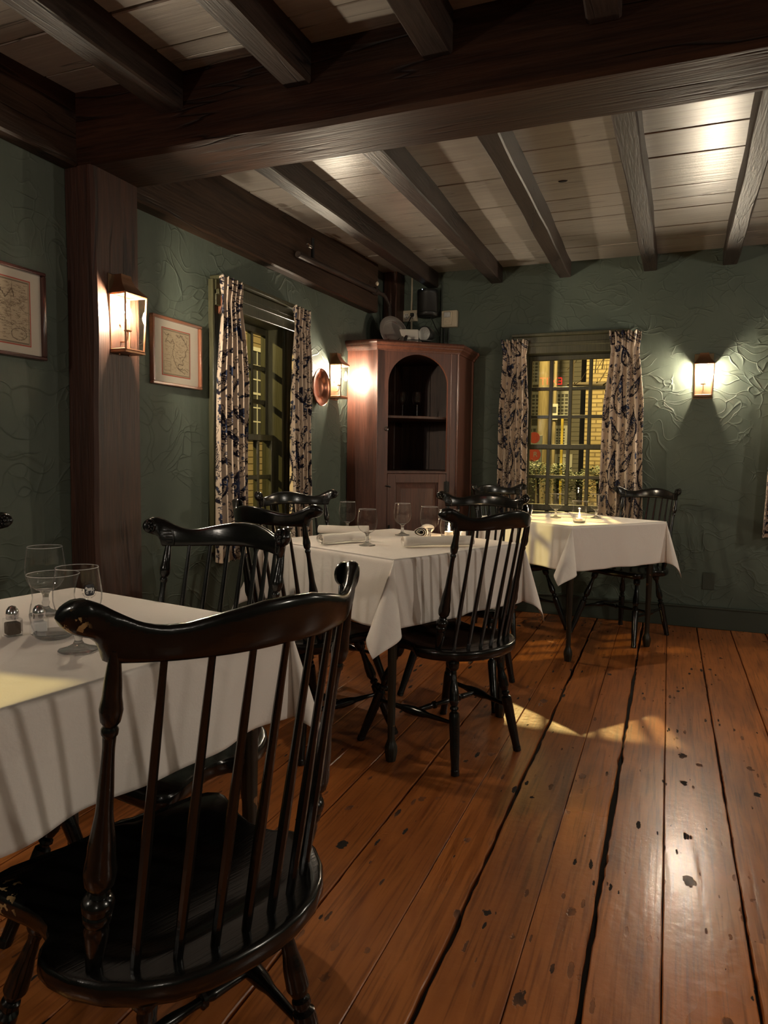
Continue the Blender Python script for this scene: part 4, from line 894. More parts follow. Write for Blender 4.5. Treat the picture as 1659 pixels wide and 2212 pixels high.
# ================================================================== PICTURES AND DISHES
def draw_map(nx_, ny_, seed, style):
    r_ = random.Random(seed); a, b_ = np.meshgrid(np.arange(nx_), np.arange(ny_)); img = np.zeros((ny_, nx_, 3)); img[:] = (.52, .42, .29) if style == 0 else (.56, .46, .33)
    img *= (.93+.10*rng.random((ny_, nx_, 1)))
    def line(pts, wd, col=(.10, .07, .05)):
        for (x0, y0), (x1, y1) in zip(pts[:-1], pts[1:]):
            lo = (int(max(0, min(x0, x1)-3)), int(max(0, min(y0, y1)-3))); hi = (int(min(nx_, max(x0, x1)+4)), int(min(ny_, max(y0, y1)+4)))
            if lo[0] >= hi[0] or lo[1] >= hi[1]: continue
            A = a[lo[1]:hi[1], lo[0]:hi[0]]; B = b_[lo[1]:hi[1], lo[0]:hi[0]]; vx, vy = x1-x0, y1-y0; t = np.clip(((A-x0)*vx+(B-y0)*vy)/(vx*vx+vy*vy+1e-9), 0, 1)
            d = np.hypot(A-x0-t*vx, B-y0-t*vy); img[lo[1]:hi[1], lo[0]:hi[0]][d < wd] = col
    S = lambda P: [(p[0]*nx_, (1-p[1])*ny_) for p in P]
    def jit(P, amp, sub=9):
        o_ = []
        for (x0, y0), (x1, y1) in zip(P[:-1], P[1:]):
            for k in range(sub): t = k/sub; o_.append((x0+(x1-x0)*t+r_.uniform(-amp, amp), y0+(y1-y0)*t+r_.uniform(-amp, amp)))
        return o_+[P[-1]]
    line(S([(.03, .03), (.97, .03), (.97, .97), (.03, .97), (.03, .03)]), .9); line(S([(.015, .015), (.985, .015), (.985, .985), (.015, .985), (.015, .015)]), .6)
    if style == 0:   # old map of a continent
        W_ = jit([(.36, .80), (.42, .70), (.40, .62), (.36, .52), (.38, .42), (.44, .30), (.52, .20), (.60, .14), (.70, .12), (.80, .08)], .010); line(S(W_), 1.1)
        E_ = jit([(.80, .80), (.92, .66), (.84, .58), (.86, .50), (.78, .44), (.72, .36), (.74, .26), (.68, .28), (.60, .28), (.55, .24), (.57, .17), (.66, .16), (.72, .20)], .010); line(S(E_), 1.1)
        line(S(jit([(.06, .90), (.16, .86), (.22, .90), (.16, .80), (.10, .72), (.22, .74), (.30, .70), (.36, .80)], .012)), .9)
        line(S(jit([(.50, .92), (.58, .86), (.66, .90), (.76, .84), (.80, .80)], .014)), .9); line(S(jit([(.62, .94), (.72, .90), (.86, .74), (.90, .84)], .014)), .9)
        line(S(jit([(.70, .16), (.80, .18), (.92, .12)], .008)), 1.0)
        for k in range(16): x, y = r_.uniform(.42, .85), r_.uniform(.3, .78); line(S(jit([(x, y), (x+r_.uniform(-.15, .12), y+r_.uniform(-.12, .1))], .012)), .6, (.2, .14, .1))
        line(S([(.30, .97), (.30, .04)]), .5, (.3, .22, .15)); line(S([(.05, .10), (.28, .10), (.28, .30), (.05, .30), (.05, .10)]), .5)
    else:
        line(S(jit([(.03, .80), (.15, .86), (.20, .70), (.30, .78), (.42, .74), (.50, .82), (.58, .70), (.70, .86), (.72, .72)], .015)), 1.1)
        line(S(jit([(.70, .95), (.66, .5), (.69, .1)], .004)), .6, (.3, .22, .15))
        for q in range(60):
            an = q/60*2*PI; line(S([(.80+.13*math.cos(an), .16+.09*math.sin(an)), (.80+.13*math.cos(an+.1), .16+.09*math.sin(an+.1))]), .8)
        for k in range(30): x, y = r_.uniform(.08, .9), r_.uniform(.25, .7); line(S(jit([(x, y), (x+r_.uniform(-.2, .2), y+r_.uniform(-.1, .1))], .02)), .6, (.22, .16, .11))
    for k in range(330 if style else 170):                       # place names too small to read
        x, y = r_.uniform(.07, .93), r_.uniform(.07, .93); L_ = r_.uniform(.03, .09); P = [(x+L_*i/8, y+r_.uniform(-.006, .006)) for i in range(9)]; line(S(P), .55, (.26, .19, .13))
    return img
def picture(loc, rz, w_, h_, mw, mh, style, label, dark=False, mx_=0, mz_=0):
    root = empty('framed_map', loc, rz, label, 'picture'); fm = M['framedark'] if dark else M['frame']; fw = .013
    mb = MB()
    for (x0, x1, z0, z1) in ((-w_/2, w_/2, -h_/2, -h_/2+fw), (-w_/2, w_/2, h_/2-fw, h_/2), (-w_/2, -w_/2+fw, -h_/2+fw, h_/2-fw), (w_/2-fw, w_/2, -h_/2+fw, h_/2-fw)): mb.box(x0, x1, -.022, 0, z0, z1)
    mb.build('frame', fm, root, bevel=.003)
    MB().box(-w_/2+fw-.001, w_/2-fw+.001, -.006, -.002, -h_/2+fw-.001, h_/2-fw+.001).build('mat_board', M['mat'], root)
    MB().box(mx_-mw/2-.004, mx_+mw/2+.004, -.0068, -.006, mz_-mh/2-.004, mz_+mh/2+.004).build('mat_line', M['matred'], root)
    nx_, ny_ = 200, int(200*mh/mw); img = draw_map(nx_, ny_, 5+style, style)
    X, Z = np.meshgrid(np.linspace(mx_-mw/2, mx_+mw/2, nx_), np.linspace(mz_+mh/2, mz_-mh/2, ny_)); P = np.stack([X, 0*X-.0072, Z], -1)
    gridmesh('map_print', P, M['print'], root, img, False)
    MB().add([(-w_/2+fw, -.012, -h_/2+fw), (w_/2-fw, -.012, -h_/2+fw), (w_/2-fw, -.012, h_/2-fw), (-w_/2+fw, -.012, h_/2-fw)], [(0, 1, 2, 3)]).build('picture_glass', M['picglass'], root)
picture((XL+.001, 2.657, 1.592), PI/2, .344, .296, .19, .20, 0, 'framed old map with a red line round it, between the post lantern and the window')
picture((XL+.001, 1.745, 1.616), PI/2, .365, .304, .235, .215, 1, 'framed old map cut off by the left edge of the picture', True, .005)
def dish(name, R, mat, flat=False):
    root = empty(name)
    if flat:
        MB().lathe([(.0001, .002), (R*.60, .002), (R*.66, .005), (R*.70, .012), (R*.73, .0135), (R*.97, .0165), (R, .0155), (R*.985, .012), (R*.73, .009), (R*.66, -.002), (.0001, -.002)], 48, cap=False).build('dish_body', mat, root, smooth=25)
        MB().lathe([(R*.955, .016), (R*.975, .0195), (R*.998, .0165)], 48, cap=False).build('raised_rim', mat, root, smooth=50); return root
    MB().lathe([(.0001, .004), (R*.50, .004), (R*.60, .010), (R*.66, .020), (R*.93, .026), (R*.98, .029), (R, .027), (R*.985, .023), (R*.68, .015), (R*.62, .003), (R*.5, -.001), (.0001, -.001)], 48, cap=False).build('dish_body', mat, root, smooth=50)
    MB().lathe([(R*.955, .0275), (R*.975, .0315), (R*.995, .0285)], 48, cap=False).build('beaded_rim', mat, root, smooth=50)
    return root
d1 = dish('wall_dish', .118, M['copper']); d1.location = (XL+.004, 4.05, 1.575); d1.rotation_euler = (0, PI/2, 0); tag(d1, 'round copper dish hung on the left wall between the curtain and a lantern', 'dish')

# ================================================================== CORNER CUPBOARD
A = Vector((-2.075, 4.494)); B = Vector((-1.857, 4.494)); Cc = Vector((-1.395, 4.88)); Dd = Vector((-1.395, 5.295)); Kc = Vector((-2.075, 5.295))
cab = empty('corner_cupboard', (0, 0, 0), 0, 'reddish brown corner cupboard with an arched open front and a panelled door below', 'cupboard')
Z1 = 1.868; t_ = .022
def seg_box(P, Q, th_, z0, z1, inward, name, mat, bevel=.002):
    d = (Q-P).normalized(); nn = Vector((-d.y, d.x))*inward
    pts = [(P.x, P.y), (Q.x, Q.y), (Q.x+nn.x*th_, Q.y+nn.y*th_), (P.x+nn.x*th_, P.y+nn.y*th_)]
    return MB().prism(pts, z0, z1).build(name, mat, cab, bevel=bevel)
seg_box(A, B, t_, 0, Z1, 1, 'side_panel', M['cab']); seg_box(Cc, Dd, t_, 0, Z1, 1, 'side_panel', M['cab'])
FD = (Cc-B).normalized(); FN = Vector((-FD.y, FD.x)); FW = (Cc-B).length   # FN points into the cupboard
F = Matrix(((FD.x, FN.x, 0, B.x), (FD.y, FN.y, 0, B.y), (0, 0, 1, 0), (0, 0, 0, 1)))   # local u, depth, z
u0, u1 = .083, .523; za, zs, zt_ = 1.045, 1.645, 1.848
fx = MB(); fx.box(0, u0, 0, t_, 0, Z1, M=F).box(u1, FW, 0, t_, 0, Z1, M=F)
# arched head
n = 30; uc = (u0+u1)/2; ru = (u1-u0)/2
arch = [(uc-ru*math.cos(PI*i/n), zs+(zt_-zs)*math.sin(PI*i/n)) for i in range(n+1)]
v = []; f = []
for dpt in (0, t_):
    for (u, z) in arch: v += [(u, dpt, z), (u, dpt, Z1)]
m = 2*(n+1)
for i in range(n):
    a = 2*i; f += [(a, a+2, a+3, a+1), (m+a, m+a+1, m+a+3, m+a+2), (a, m+a, m+a+2, a+2)]
fx.add([tuple(F @ Vector(p)) for p in v], f)
fx.box(u0, u1, 0, t_, za-.012, za, M=F).box(u0, u1, 0, t_, 0, .12, M=F)
fx.build('face_frame', M['cab'], cab)
bd = MB(); bd.tube([tuple(F @ Vector((.004, -.002, 0))), tuple(F @ Vector((.004, -.002, Z1)))], .006, 8).tube([tuple(F @ Vector((FW-.004, -.002, 0))), tuple(F @ Vector((FW-.004, -.002, Z1)))], .006, 8)
bd.tube([tuple(F @ Vector((FW-.055, -.001, 0))), tuple(F @ Vector((FW-.055, -.001, Z1)))], .003, 6); bd.build('corner_bead', M['cab'], cab, smooth=50)
# back boards
bp_ = []
for i in range(4): a = A+(Kc-A)*((i)/4); bp_.append((a, A+(Kc-A)*((i+1)/4)))
for i in range(4): bp_.append((Kc+(Dd-Kc)*(i/4), Kc+(Dd-Kc)*((i+1)/4)))
for (a, b_) in bp_:
    d = (b_-a).normalized(); a2 = a+d*.001; b2 = b_-d*.001
    seg_box(a2, b2, .012, 0, Z1, -1, 'back_board', M['cabin'], .0015)
def shelf_poly(fr=.0, bow=0):
    e = .014; pts = [(A.x+e, A.y+t_+.001), (B.x-.005, B.y+t_+.001)]
    for i in range(9):
        t = i/8; p = F @ Vector((.02+(FW-.04)*t, t_+.004+fr-bow*math.sin(PI*t), 0)); pts.append((p.x, p.y))
    return pts+[(Dd.x-t_-.001, Dd.y-e), (Kc.x+e, Kc.y-e)]
for z in (za-.012, 1.412): MB().prism(shelf_poly(.02, .018), z, z+.018).build('shelf', M['cabin'], cab, bevel=.003)
MB().prism([(p[0], p[1]) for p in shelf_poly()], Z1-.02, Z1-.002).build('inner_top', M['cabin'], cab)
MB().prism([(p[0], p[1]) for p in shelf_poly()], .10, .12).build('cupboard_floor', M['cabin'], cab)
# mitred cornice
def offpoly(o_):
    n1 = Vector((0, -1)); n2 = -FN; n3 = Vector((1, 0))
    def inter(p, d, q, e):
        k = ((q-p).x*e.y-(q-p).y*e.x)/(d.x*e.y-d.y*e.x); return p+d*k
    P1 = inter(B+n1*o_, Vector((1, 0)), B+n2*o_, FD); P2 = inter(Cc+n3*o_, Vector((0, 1)), B+n2*o_, FD)
    return [Vector((A.x, A.y-o_)), P1, P2, Vector((Cc.x+o_, Dd.y))]
prof = [(0, 1.862), (.008, 1.864), (.010, 1.873), (.020, 1.884), (.028, 1.890), (.030, 1.898), (.040, 1.906), (.044, 1.914), (.042, 1.924), (.036, 1.929)]
v = []; f = []
for o_, z in prof: v += [(p.x, p.y, z) for p in offpoly(o_)]
for i in range(len(prof)-1):
    for j in range(3): f.append((i*4+j, i*4+j+1, (i+1)*4+j+1, (i+1)*4+j))
b0 = (len(prof)-1)*4; v.append((Kc.x, Kc.y, prof[-1][1])); f.append((b0, b0+1, b0+2, b0+3, len(v)-1))
v.append((Kc.x, Kc.y, prof[0][1])); f.append((len(v)-1, 3, 2, 1, 0))
MB().add(v, f).build('cornice', M['cab'], cab)
# lower door
dr = MB(); z0, z1 = .125, za-.016; a, b_ = u0+.003, u1-.003; s_ = .058
dr.box(a, a+s_, -.003, t_-.004, z0, z1, M=F).box(b_-s_, b_, -.003, t_-.004, z0, z1, M=F).box(a+s_, b_-s_, -.003, t_-.004, z0, z0+.07, M=F).box(a+s_, b_-s_, -.003, t_-.004, z1-.062, z1, M=F)
door = dr.build('door', M['cab'], cab, bevel=.002)
pa_, pb_, pz0, pz1 = a+s_, b_-s_, z0+.07, z1-.062; v = []; f = []
for ins, dp in ((-.002, .010), (.008, .012), (.038, .001), (.040, -.0005)):
    v += [(pa_+ins, dp, pz0+ins), (pb_-ins, dp, pz0+ins), (pb_-ins, dp, pz1-ins), (pa_+ins, dp, pz1-ins)]
for i in range(3):
    for j in range(4): j2 = (j+1) % 4; f.append((i*4+j, i*4+j2, (i+1)*4+j2, (i+1)*4+j))
f.append((12, 13, 14, 15))
MB().add([tuple(F @ Vector(p)) for p in v], f).build('raised_panel', M['cab'], door)
MB().box(a-.001, a+.022, -.007, -.003, .60, .655, M=F).tube([tuple(F @ Vector((a+.012, -.010, .595))), tuple(F @ Vector((a+.012, -.010, .675)))], .006, 8).build('escutcheon', M['iron'], door)
hg = MB(); hg.box(u1-.018, u1+.018, -.007, -.002, .90, .975, M=F).tube([tuple(F @ Vector((u1, -.008, .895))), tuple(F @ Vector((u1, -.008, .98)))], .005, 8)
hg.box(u1-.018, u1+.018, -.007, -.002, .22, .295, M=F); hg.build('hinge', M['iron'], cab)
MB().tube([tuple(F @ Vector((u0-.012, -.006, .945))), tuple(F @ Vector((u0+.004, -.010, .945))), tuple(F @ Vector((u0+.022, -.006, .938)))], .005, 8).build('turn_latch', M['iron'], cab, smooth=60)
MB().tube([tuple(F @ Vector((u0-.010+.012*math.cos(q/8*2*PI), -.005, 1.335+.014*math.sin(q/8*2*PI)))) for q in range(9)], .003, 6).build('hook', M['iron'], cab, smooth=60)
# goblets of clear glass on the shelf
def wine():
    root = empty('wine_glass')
    shell([(.004, .085), (.022, .092), (.033, .110), (.036, .130), (.033, .155), (.027, .180)], 28).build('bowl', M['glass'], root, smooth=80)
    MB().lathe([(.0001, 0), (.032, 0), (.032, .002), (.012, .006), (.0038, .014), (.0035, .080), (.006, .088), (.0001, .090)], 24, cap=False).build('stem', M['sglass'], root, smooth=60)
    return root
wg = wine()
for k, (x, y, lb) in enumerate([(-1.895, 4.80, 'stemmed glass on the cupboard shelf, left one half hidden by the frame'), (-1.805, 4.86, 'stemmed glass on the cupboard shelf, the middle one of three'), (-1.70, 4.88, 'stemmed glass on the cupboard shelf, the right one of three')]):
    o = wg if k == 0 else copy_tree(wg); gl(o, x, y, 1.4305, lb, 1.0, 'stemmed glasses in the cupboard')

# ================================================================== THINGS ON AND ABOVE THE CUPBOARD
CT = 1.929
d2 = dish('pewter_dish', .120, M['pewter'], True); d2.location = (-1.905, 4.90, CT+.118); d2.rotation_euler = Vector((.78, -.56, .26)).to_track_quat('Z', 'Y').to_euler(); tag(d2, 'round pewter dish leaning on edge on top of the corner cupboard', 'dish')
tag(MB().tube([(-1.955, 4.84, CT+.002), (-1.965, 4.86, CT+.03), (-1.955, 4.92, CT+.06)], .003, 6).tube([(-1.87, 4.80, CT+.002), (-1.86, 4.84, CT+.03), (-1.86, 4.93, CT+.08)], .003, 6).tube([(-1.955, 4.92, CT+.003), (-1.86, 4.93, CT+.003)], .003, 6).build('dish_stand', M['iron'], smooth=60), 'small black wire stand behind the pewter dish', 'stand')
tag(MB().box(-1.908, -1.896, YB-.006, YB, 2.34, 2.58).box(-1.908, -1.896, YB-.010, YB, CT+.1, 2.35).build('cable_channel', M['beige'], bevel=.001), 'narrow cream cable channel running up the wall above the outlet', 'cable channel')
ol = empty('wall_outlet', (-1.911, YB, 2.236), 0, 'beige wall outlet with a black plug in it, above the cupboard', 'outlet')
MB().box(-.062, .062, -.022, 0, -.042, .042).build('cover_plate', M['beige'], ol, bevel=.003)
mbx = MB()
for cx_ in (-.027, .027): mbx.lathe([(.021, 0), (.021, .003), (.019, .004)], 24, Matrix.Translation((cx_, -.022, 0)) @ Matrix.Rotation(PI/2, 4, 'X'))
mbx.build('receptacle', M['whitepl'], ol, smooth=40)
MB().box(-.034, -.030, -.0275, -.025, .003, .012).box(-.022, -.018, -.0275, -.025, .003, .012).box(-.0285, -.0235, -.0275, -.025, -.012, -.006).build('slots', M['black'], ol)
MB().box(.012, .038, -.052, -.026, -.008, .016).build('plug', M['black'], ol, bevel=.004)
sp = empty('wall_speaker', (-1.745, YB-.085, 2.205), 0, 'black cylindrical speaker on the wall above the cupboard', 'speaker')
MB().lathe([(.070, 0), (.078, .006), (.080, .02), (.080, .028), (.0795, .030), (.0795, .17), (.080, .172), (.080, .182), (.078, .196), (.066, .20)], 40).build('speaker_body', M['speaker'], sp, smooth=50)
MB().lathe([(.0806, .020), (.0812, .022), (.0812, .030), (.0806, .032)], 40, cap=False).build('trim_band', M['black'], sp, smooth=50); MB().lathe([(.0806, .170), (.0812, .172), (.0812, .190), (.0795, .196)], 40, cap=False).build('trim_band', M['black'], sp, smooth=50)
MB().lathe([(.0025, 0), (.0025, .002)], 10, Matrix.Translation((-.018, -.0785, .190)) @ Matrix.Rotation(PI/2, 4, 'X')).build('indicator', M['ledblue'], sp)
MB().box(-.02, .02, .06, .085, .05, .15).build('wall_mount', M['black'], sp, bevel=.003)
hb = empty('alarm_box', (-1.588, YB, 2.192), 0, 'beige alarm horn box with a strobe on the wall right of the speaker', 'alarm')
MB().box(-.062, .062, -.045, 0, -.062, .062).build('back_box', M['beige'], hb, bevel=.008)
MB().box(-.040, .026, -.056, -.045, -.050, .050).build('cover', M['beige'], hb, bevel=.004)
MB().box(-.034, .016, -.070, -.056, .006, .046).build('strobe_lens', M['lens'], hb, bevel=.004)
MB().lathe([(.018, 0), (.018, .002), (.013, .002), (.012, .001)], 24, Matrix.Translation((-.008, -.056, -.022)) @ Matrix.Rotation(PI/2, 4, 'X')).build('horn_grille', M['beige'], hb)
tag(MB().tube([(-1.634, YB-.006, 2.14), (-1.634, YB-.006, 1.93)], .004, 6).build('wall_cable', M['black']), 'left of two thin cables dropping from the alarm box to the cupboard', 'cable')
tag(MB().tube([(-1.602, YB-.006, 2.14), (-1.602, YB-.006, 1.93)], .004, 6).build('wall_cable', M['black']), 'right of two thin cables dropping from the alarm box to the cupboard', 'cable')
tag(MB().tube([(-1.660, YB-.008, 2.53), (-1.658, YB-.008, 2.2), (-1.660, YB-.008, 1.93)], .006, 6).build('wall_cable', M['greenpl']), 'green painted cable running down the wall between the speaker and the alarm box', 'cable')
em = empty('emergency_light', (-1.80, 5.0, CT), 0, 'white emergency light with one round lamp head on top of the cupboard', 'emergency light'); em.scale = (1.18, 1.0, 1.22)
MB().prism([(-.12, 0), (.03, .0), (.06, .03), (.06, .115), (-.10, .125), (-.13, .10)], -.045, .045, M=Matrix(((1, 0, 0, 0), (0, 0, 1, 0), (0, 1, 0, 0), (0, 0, 0, 1)))).build('battery_case', M['whitepl'], em, bevel=.006)
He = Matrix.Translation((.098, -.03, .088)) @ Matrix.Rotation(math.radians(-14), 4, 'Z') @ Matrix.Rotation(PI/2, 4, 'X')
MB().lathe([(.02, -.075), (.040, -.06), (.047, -.01), (.047, .004), (.044, .004)], 28, He).build('lamp_head', M['black'], em, smooth=50)
MB().lathe([(.043, .0), (.040, .006), (.02, .010), (.0001, .011)], 28, He, cap=False).build('lamp_lens', M['lens'], em, smooth=50)
cdr = empty('power_cord', (0, 0, 0), 0, 'black power cord hanging from the outlet to a red lit switch on the cupboard', 'cord')
MB().tube([(-1.886, YB-.05, 2.225), (-1.892, YB-.09, 2.18), (-1.90, YB-.16, 2.09), (-1.80, 4.93, 2.02), (-1.775, 4.83, 1.99)], .004, 6).tube([(-1.775+.012*math.sin(q*.9), 4.825, 1.955+.05*abs(math.sin(q*.55))) for q in range(16)], .0045, 6).tube([(-1.775, 4.83, 1.975), (-1.72, 4.84, 1.975), (-1.62, 4.96, 1.985), (-1.60, 5.08, 2.04), (-1.67, 5.18, 2.12), (-1.72, 5.21, 2.21)], .0035, 6).build('cable', M['black'], cdr, smooth=60)
MB().box(-1.795, -1.755, 4.79, 4.82, CT+.001, CT+.024).build('switch_block', M['black'], cdr, bevel=.004)
MB().box(-1.794, -1.778, 4.783, 4.791, CT+.004, CT+.020).build('indicator', M['led'], cdr, bevel=.002)
# sprinkler pipe under the wall plate and its head
pp = empty('sprinkler_pipe', (0, 0, 0), 0, 'brown painted sprinkler pipe along the beam above the left wall window', 'pipe')
MB().tube([(-1.985, 3.62, 2.272), (-1.985, 4.80, 2.318)], .018, 12).tube([(-1.985, 4.80, 2.318), (-1.985, 4.92, 2.322), (-1.99, 5.05, 2.27), (-1.99, 5.09, 2.0)], .015, 12).lathe([(.026, -.02), (.026, .02)], 12, Matrix.Translation((-1.985, 4.76, 2.316)) @ Matrix.Rotation(PI/2, 4, 'X'))  .build('pipe', M['joist'], pp, smooth=50)
MB().tube([(-1.985, 3.80, 2.30), (-1.985, 3.80, 2.41)], .010, 8).build('riser', M['iron'], pp, smooth=50)
MB().lathe([(.010, 0), (.010, .02), (.006, .022), (.005, .035), (.013, .037), (.013, .039)], 12, Matrix.Translation((-1.955, 3.72, 2.335)) @ Matrix.Rotation(PI/2, 4, 'X')).tube([(-1.955, 3.70, 2.342), (-1.955, 3.68, 2.346), (-1.955, 3.665, 2.337)], .002, 6).build('sprinkler_head', M['chrome'], pp, smooth=50)
MB().lathe([(.006, 0), (.012, .01), (.012, .02), (.004, .03)], 12, Matrix.Translation((-1.96, 4.73, 2.345))).build('valve_knob', M['beige'], pp, smooth=50)
# blank outlet cover low on the back wall
tag(MB().box(.245, .321, YB-.006, YB, .268, .385).build('outlet_cover', M['greenpl'], bevel=.002), 'green painted outlet cover low on the back wall right of the far table', 'outlet')
# ================================================================== EXIT sign on the rear wall (seen mirrored in the back window)
ex = empty('exit_sign', (-1.60, .6, 2.195), 0, 'lit exit sign, its red letters mirrored in the back window', 'sign')
MB().box(-.18, .18, -.05, 0, -.09, .09).build('sign_case', M['whitepl'], ex, bevel=.004)
v, f = text_mesh('EXIT', .145)
xm = MB().add([(-p[0], .002, p[1]) for p in v], [q[::-1] for q in f]); xm.build('letters', simple('exit_red', (1, .05, .03), .4, em=(1, .025, .02), ems=7), ex)

# ================================================================== OUTSIDE
asph = simple('asphalt', (.05, .05, .05), .8, bump=.5)
gr = MB().box(-30, 20, YB+.3, 40, -.5, -.3).box(-30, XL-.3, -12, YB+.3, -.5, -.3).build('ground_outside', asph); gr['kind'] = 'structure'
def brickmat():
    m, nt, b, N, L = newmat('painted_brick'); t = N.new('ShaderNodeTexCoord'); mp = N.new('ShaderNodeMapping'); mp.inputs['Rotation'].default_value = (PI/2, 0, 0); L.new(t.outputs['Object'], mp.inputs[0])
    br = N.new('ShaderNodeTexBrick'); br.inputs['Scale'].default_value = 1; br.inputs['Brick Width'].default_value = .21; br.inputs['Row Height'].default_value = .075; br.inputs['Mortar Size'].default_value = .010
    br.inputs['Color1'].default_value = (.24, .19, .11, 1); br.inputs['Color2'].default_value = (.32, .26, .15, 1); br.inputs['Mortar'].default_value = (.12, .09, .05, 1); L.new(mp.outputs[0], br.inputs[0]); L.new(br.outputs[0], b.inputs['Base Color'])
    b.inputs['Roughness'].default_value = .8; bp = N.new('ShaderNodeBump'); bp.inputs['Distance'].default_value = .01; bp.invert = True; L.new(br.outputs['Fac'], bp.inputs['Height']); L.new(bp.outputs[0], b.inputs['Normal']); return m
M['brick'] = brickmat()
bb = empty('brick_building', (0, 13.5, 0), 0, 'brick building lit yellow, seen through the right panes of the back window', 'building')
MB().box(-1.46, 4.5, 0, 4, -.3, 7).build('brick_wall', M['brick'], bb)
MB().box(-1.52, 4.6, -.08, 4.1, 7, 7.2).build('roof_edge', M['whitepl'], bb)
clap = simple('clapboard_grey', (.09, .085, .08), .7); wtrim = simple('white_trim', (.36, .37, .38), .6); dglass = simple('dark_window_glass', (.02, .022, .028), .5)
def far_window(par, x0, x1, z0, z1, y, Mt=None):
    fr = MB().box(x0-.07, x0, y-.06, y, z0-.07, z1+.07, M=Mt).box(x1, x1+.07, y-.06, y, z0-.07, z1+.07, M=Mt).box(x0, x1, y-.06, y, z1, z1+.07, M=Mt).box(x0, x1, y-.06, y, z0-.07, z0, M=Mt).box(x0, x1, y-.05, y, (z0+z1)/2-.02, (z0+z1)/2+.02, M=Mt)
    for k in range(1, 4): xx = x0+(x1-x0)*k/4; fr.box(xx-.012, xx+.012, y-.045, y, z0, z1, M=Mt)
    for k in (1, 2, 4, 5): zz = z0+(z1-z0)*k/6; fr.box(x0, x1, y-.044, y, zz-.012, zz+.012, M=Mt)
    o = fr.build('house_window', wtrim, par); MB().box(x0, x1, y-.03, y-.01, z0, z1, M=Mt).build('pane', dglass, o)
hs = empty('clapboard_house', (0, 17, 0), 0, 'dim grey clapboard house seen through the left panes of the back window', 'house')
MB().box(-6.5, -1.95, 0, 6, -.3, 4.6).build('house_wall', clap, hs)
for k in range(40): pass
cb = MB()
for k in range(46): z = -.2+k*.105; cb.add([(-6.5, -.004, z+.105), (-1.95, -.004, z+.105), (-1.95, -.022, z), (-6.5, -.022, z)], [(3, 2, 1, 0)])
o = cb.build('clapboards', clap, hs); o['kind'] = 'stuff'
MB().add([(-6.7, -.3, 4.5), (-1.75, -.3, 4.5), (-1.75, 3, 6.4), (-6.7, 3, 6.4), (-6.7, -.3, 4.62), (-1.75, -.3, 4.62), (-1.75, 3, 6.52), (-6.7, 3, 6.52)], [(0, 1, 2, 3), (7, 6, 5, 4), (0, 4, 5, 1), (1, 5, 6, 2), (2, 6, 7, 3), (3, 7, 4, 0)]).build('roof', simple('slate', (.10, .10, .11), .7), hs)
for (x0, x1, z0, z1) in ((-3.05, -2.72, 2.15, 2.65), (-2.55, -2.22, 2.15, 2.65), (-2.55, -2.27, 1.48, 1.86), (-3.10, -2.75, 1.35, 1.86), (-3.10, -2.75, 2.95, 3.4), (-2.4, -2.15, .95, 1.2)): far_window(hs, x0, x1, z0, z1, -.02)
h2_ = empty('side_house', (-7.0, 11.5, 0), PI/2, 'tan clapboard house lit yellow, seen through the left wall window', 'house')
MB().box(-7, 9, 0, 4, -.3, 7).build('house_wall', simple('clapboard_tan', (.14, .11, .07), .7), h2_)
cb = MB()
for k in range(60): z = -.2+k*.12; cb.add([(-7, -.004, z+.12), (9, -.004, z+.12), (9, -.022, z), (-7, -.022, z)], [(3, 2, 1, 0)])
o = cb.build('clapboards', simple('clapboard_tan2', (.15, .12, .075), .7), h2_); o['kind'] = 'stuff'
for (a, b_) in ((-.55, .30), (-2.6, -1.75), (1.5, 2.35)):
    far_window(h2_, a, b_, 1.5, 3.0, -.02); far_window(h2_, a, b_, 3.7, 5.0, -.02)
polem = wood('weathered_pole', (.20, .16, .09), (.28, .23, .13), 'Z', .7, 0, .5, .8, rnd=.05)
tag(MB().lathe([(.085, -.3), (.078, 3), (.070, 7)], 20, Matrix.Translation((-1.79, 10.9, 0))).build('utility_pole', polem, smooth=50), 'pale wooden utility pole outside the back window', 'pole')
tag(MB().lathe([(.03, -.3), (.03, 5)], 12, Matrix.Translation((-1.92, 12.9, 0))).build('sign_pole', simple('pale_metal', (.2, .17, .11), .6), smooth=50), 'thin pale pole carrying a parking sign outside the back window', 'pole')
ps = empty('street_sign', (-1.93, 12.85, 1.98), 0, 'small white rectangular street sign on the thin pole outside the back window', 'sign')
MB().box(-.075, .075, -.006, 0, -.14, .14).build('sign_plate', wtrim, ps, bevel=.003); MB().box(-.05, .05, -.009, -.006, -.02, .09).box(-.05, .05, -.009, -.006, -.10, -.07).build('sign_symbol', dglass, ps)
rs = empty('board_sign', (-1.575, 9.0, 1.20), 0, 'white board with a red oval outside the back window, half hidden by the left curtain', 'sign')
MB().box(-.16, .10, -.02, 0, -.17, .24).box(-.16, -.13, -.02, 0, -1.4, -.17).box(.05, .08, -.02, 0, -1.4, -.17).build('sign_board', wtrim, rs, bevel=.003)
redp = simple('sign_red', (.55, .05, .03), .5); MB().lathe([(.085, 0), (.085, .004)], 32, Matrix.Translation((.0, -.02, .0)) @ Matrix.Rotation(PI/2, 4, 'X')).lathe([(.07, 0), (.07, .004)], 32, Matrix.Translation((.0, -.02, .21)) @ Matrix.Rotation(PI/2, 4, 'X')).build('red_disc', redp, rs)
v, f = text_mesh('R', .09); MB().add([(p[0]+.02, -.0255, p[1]-.0) for p in v], f).build('letter', wtrim, rs)
tag(MB().box(-1.73, -1.69, 12.4, 12.44, -.3, 1.9).build('yellow_post', simple('yellow_paint', (.30, .23, .03), .5)), 'thin yellow post between the poles and the brick building outside', 'post')
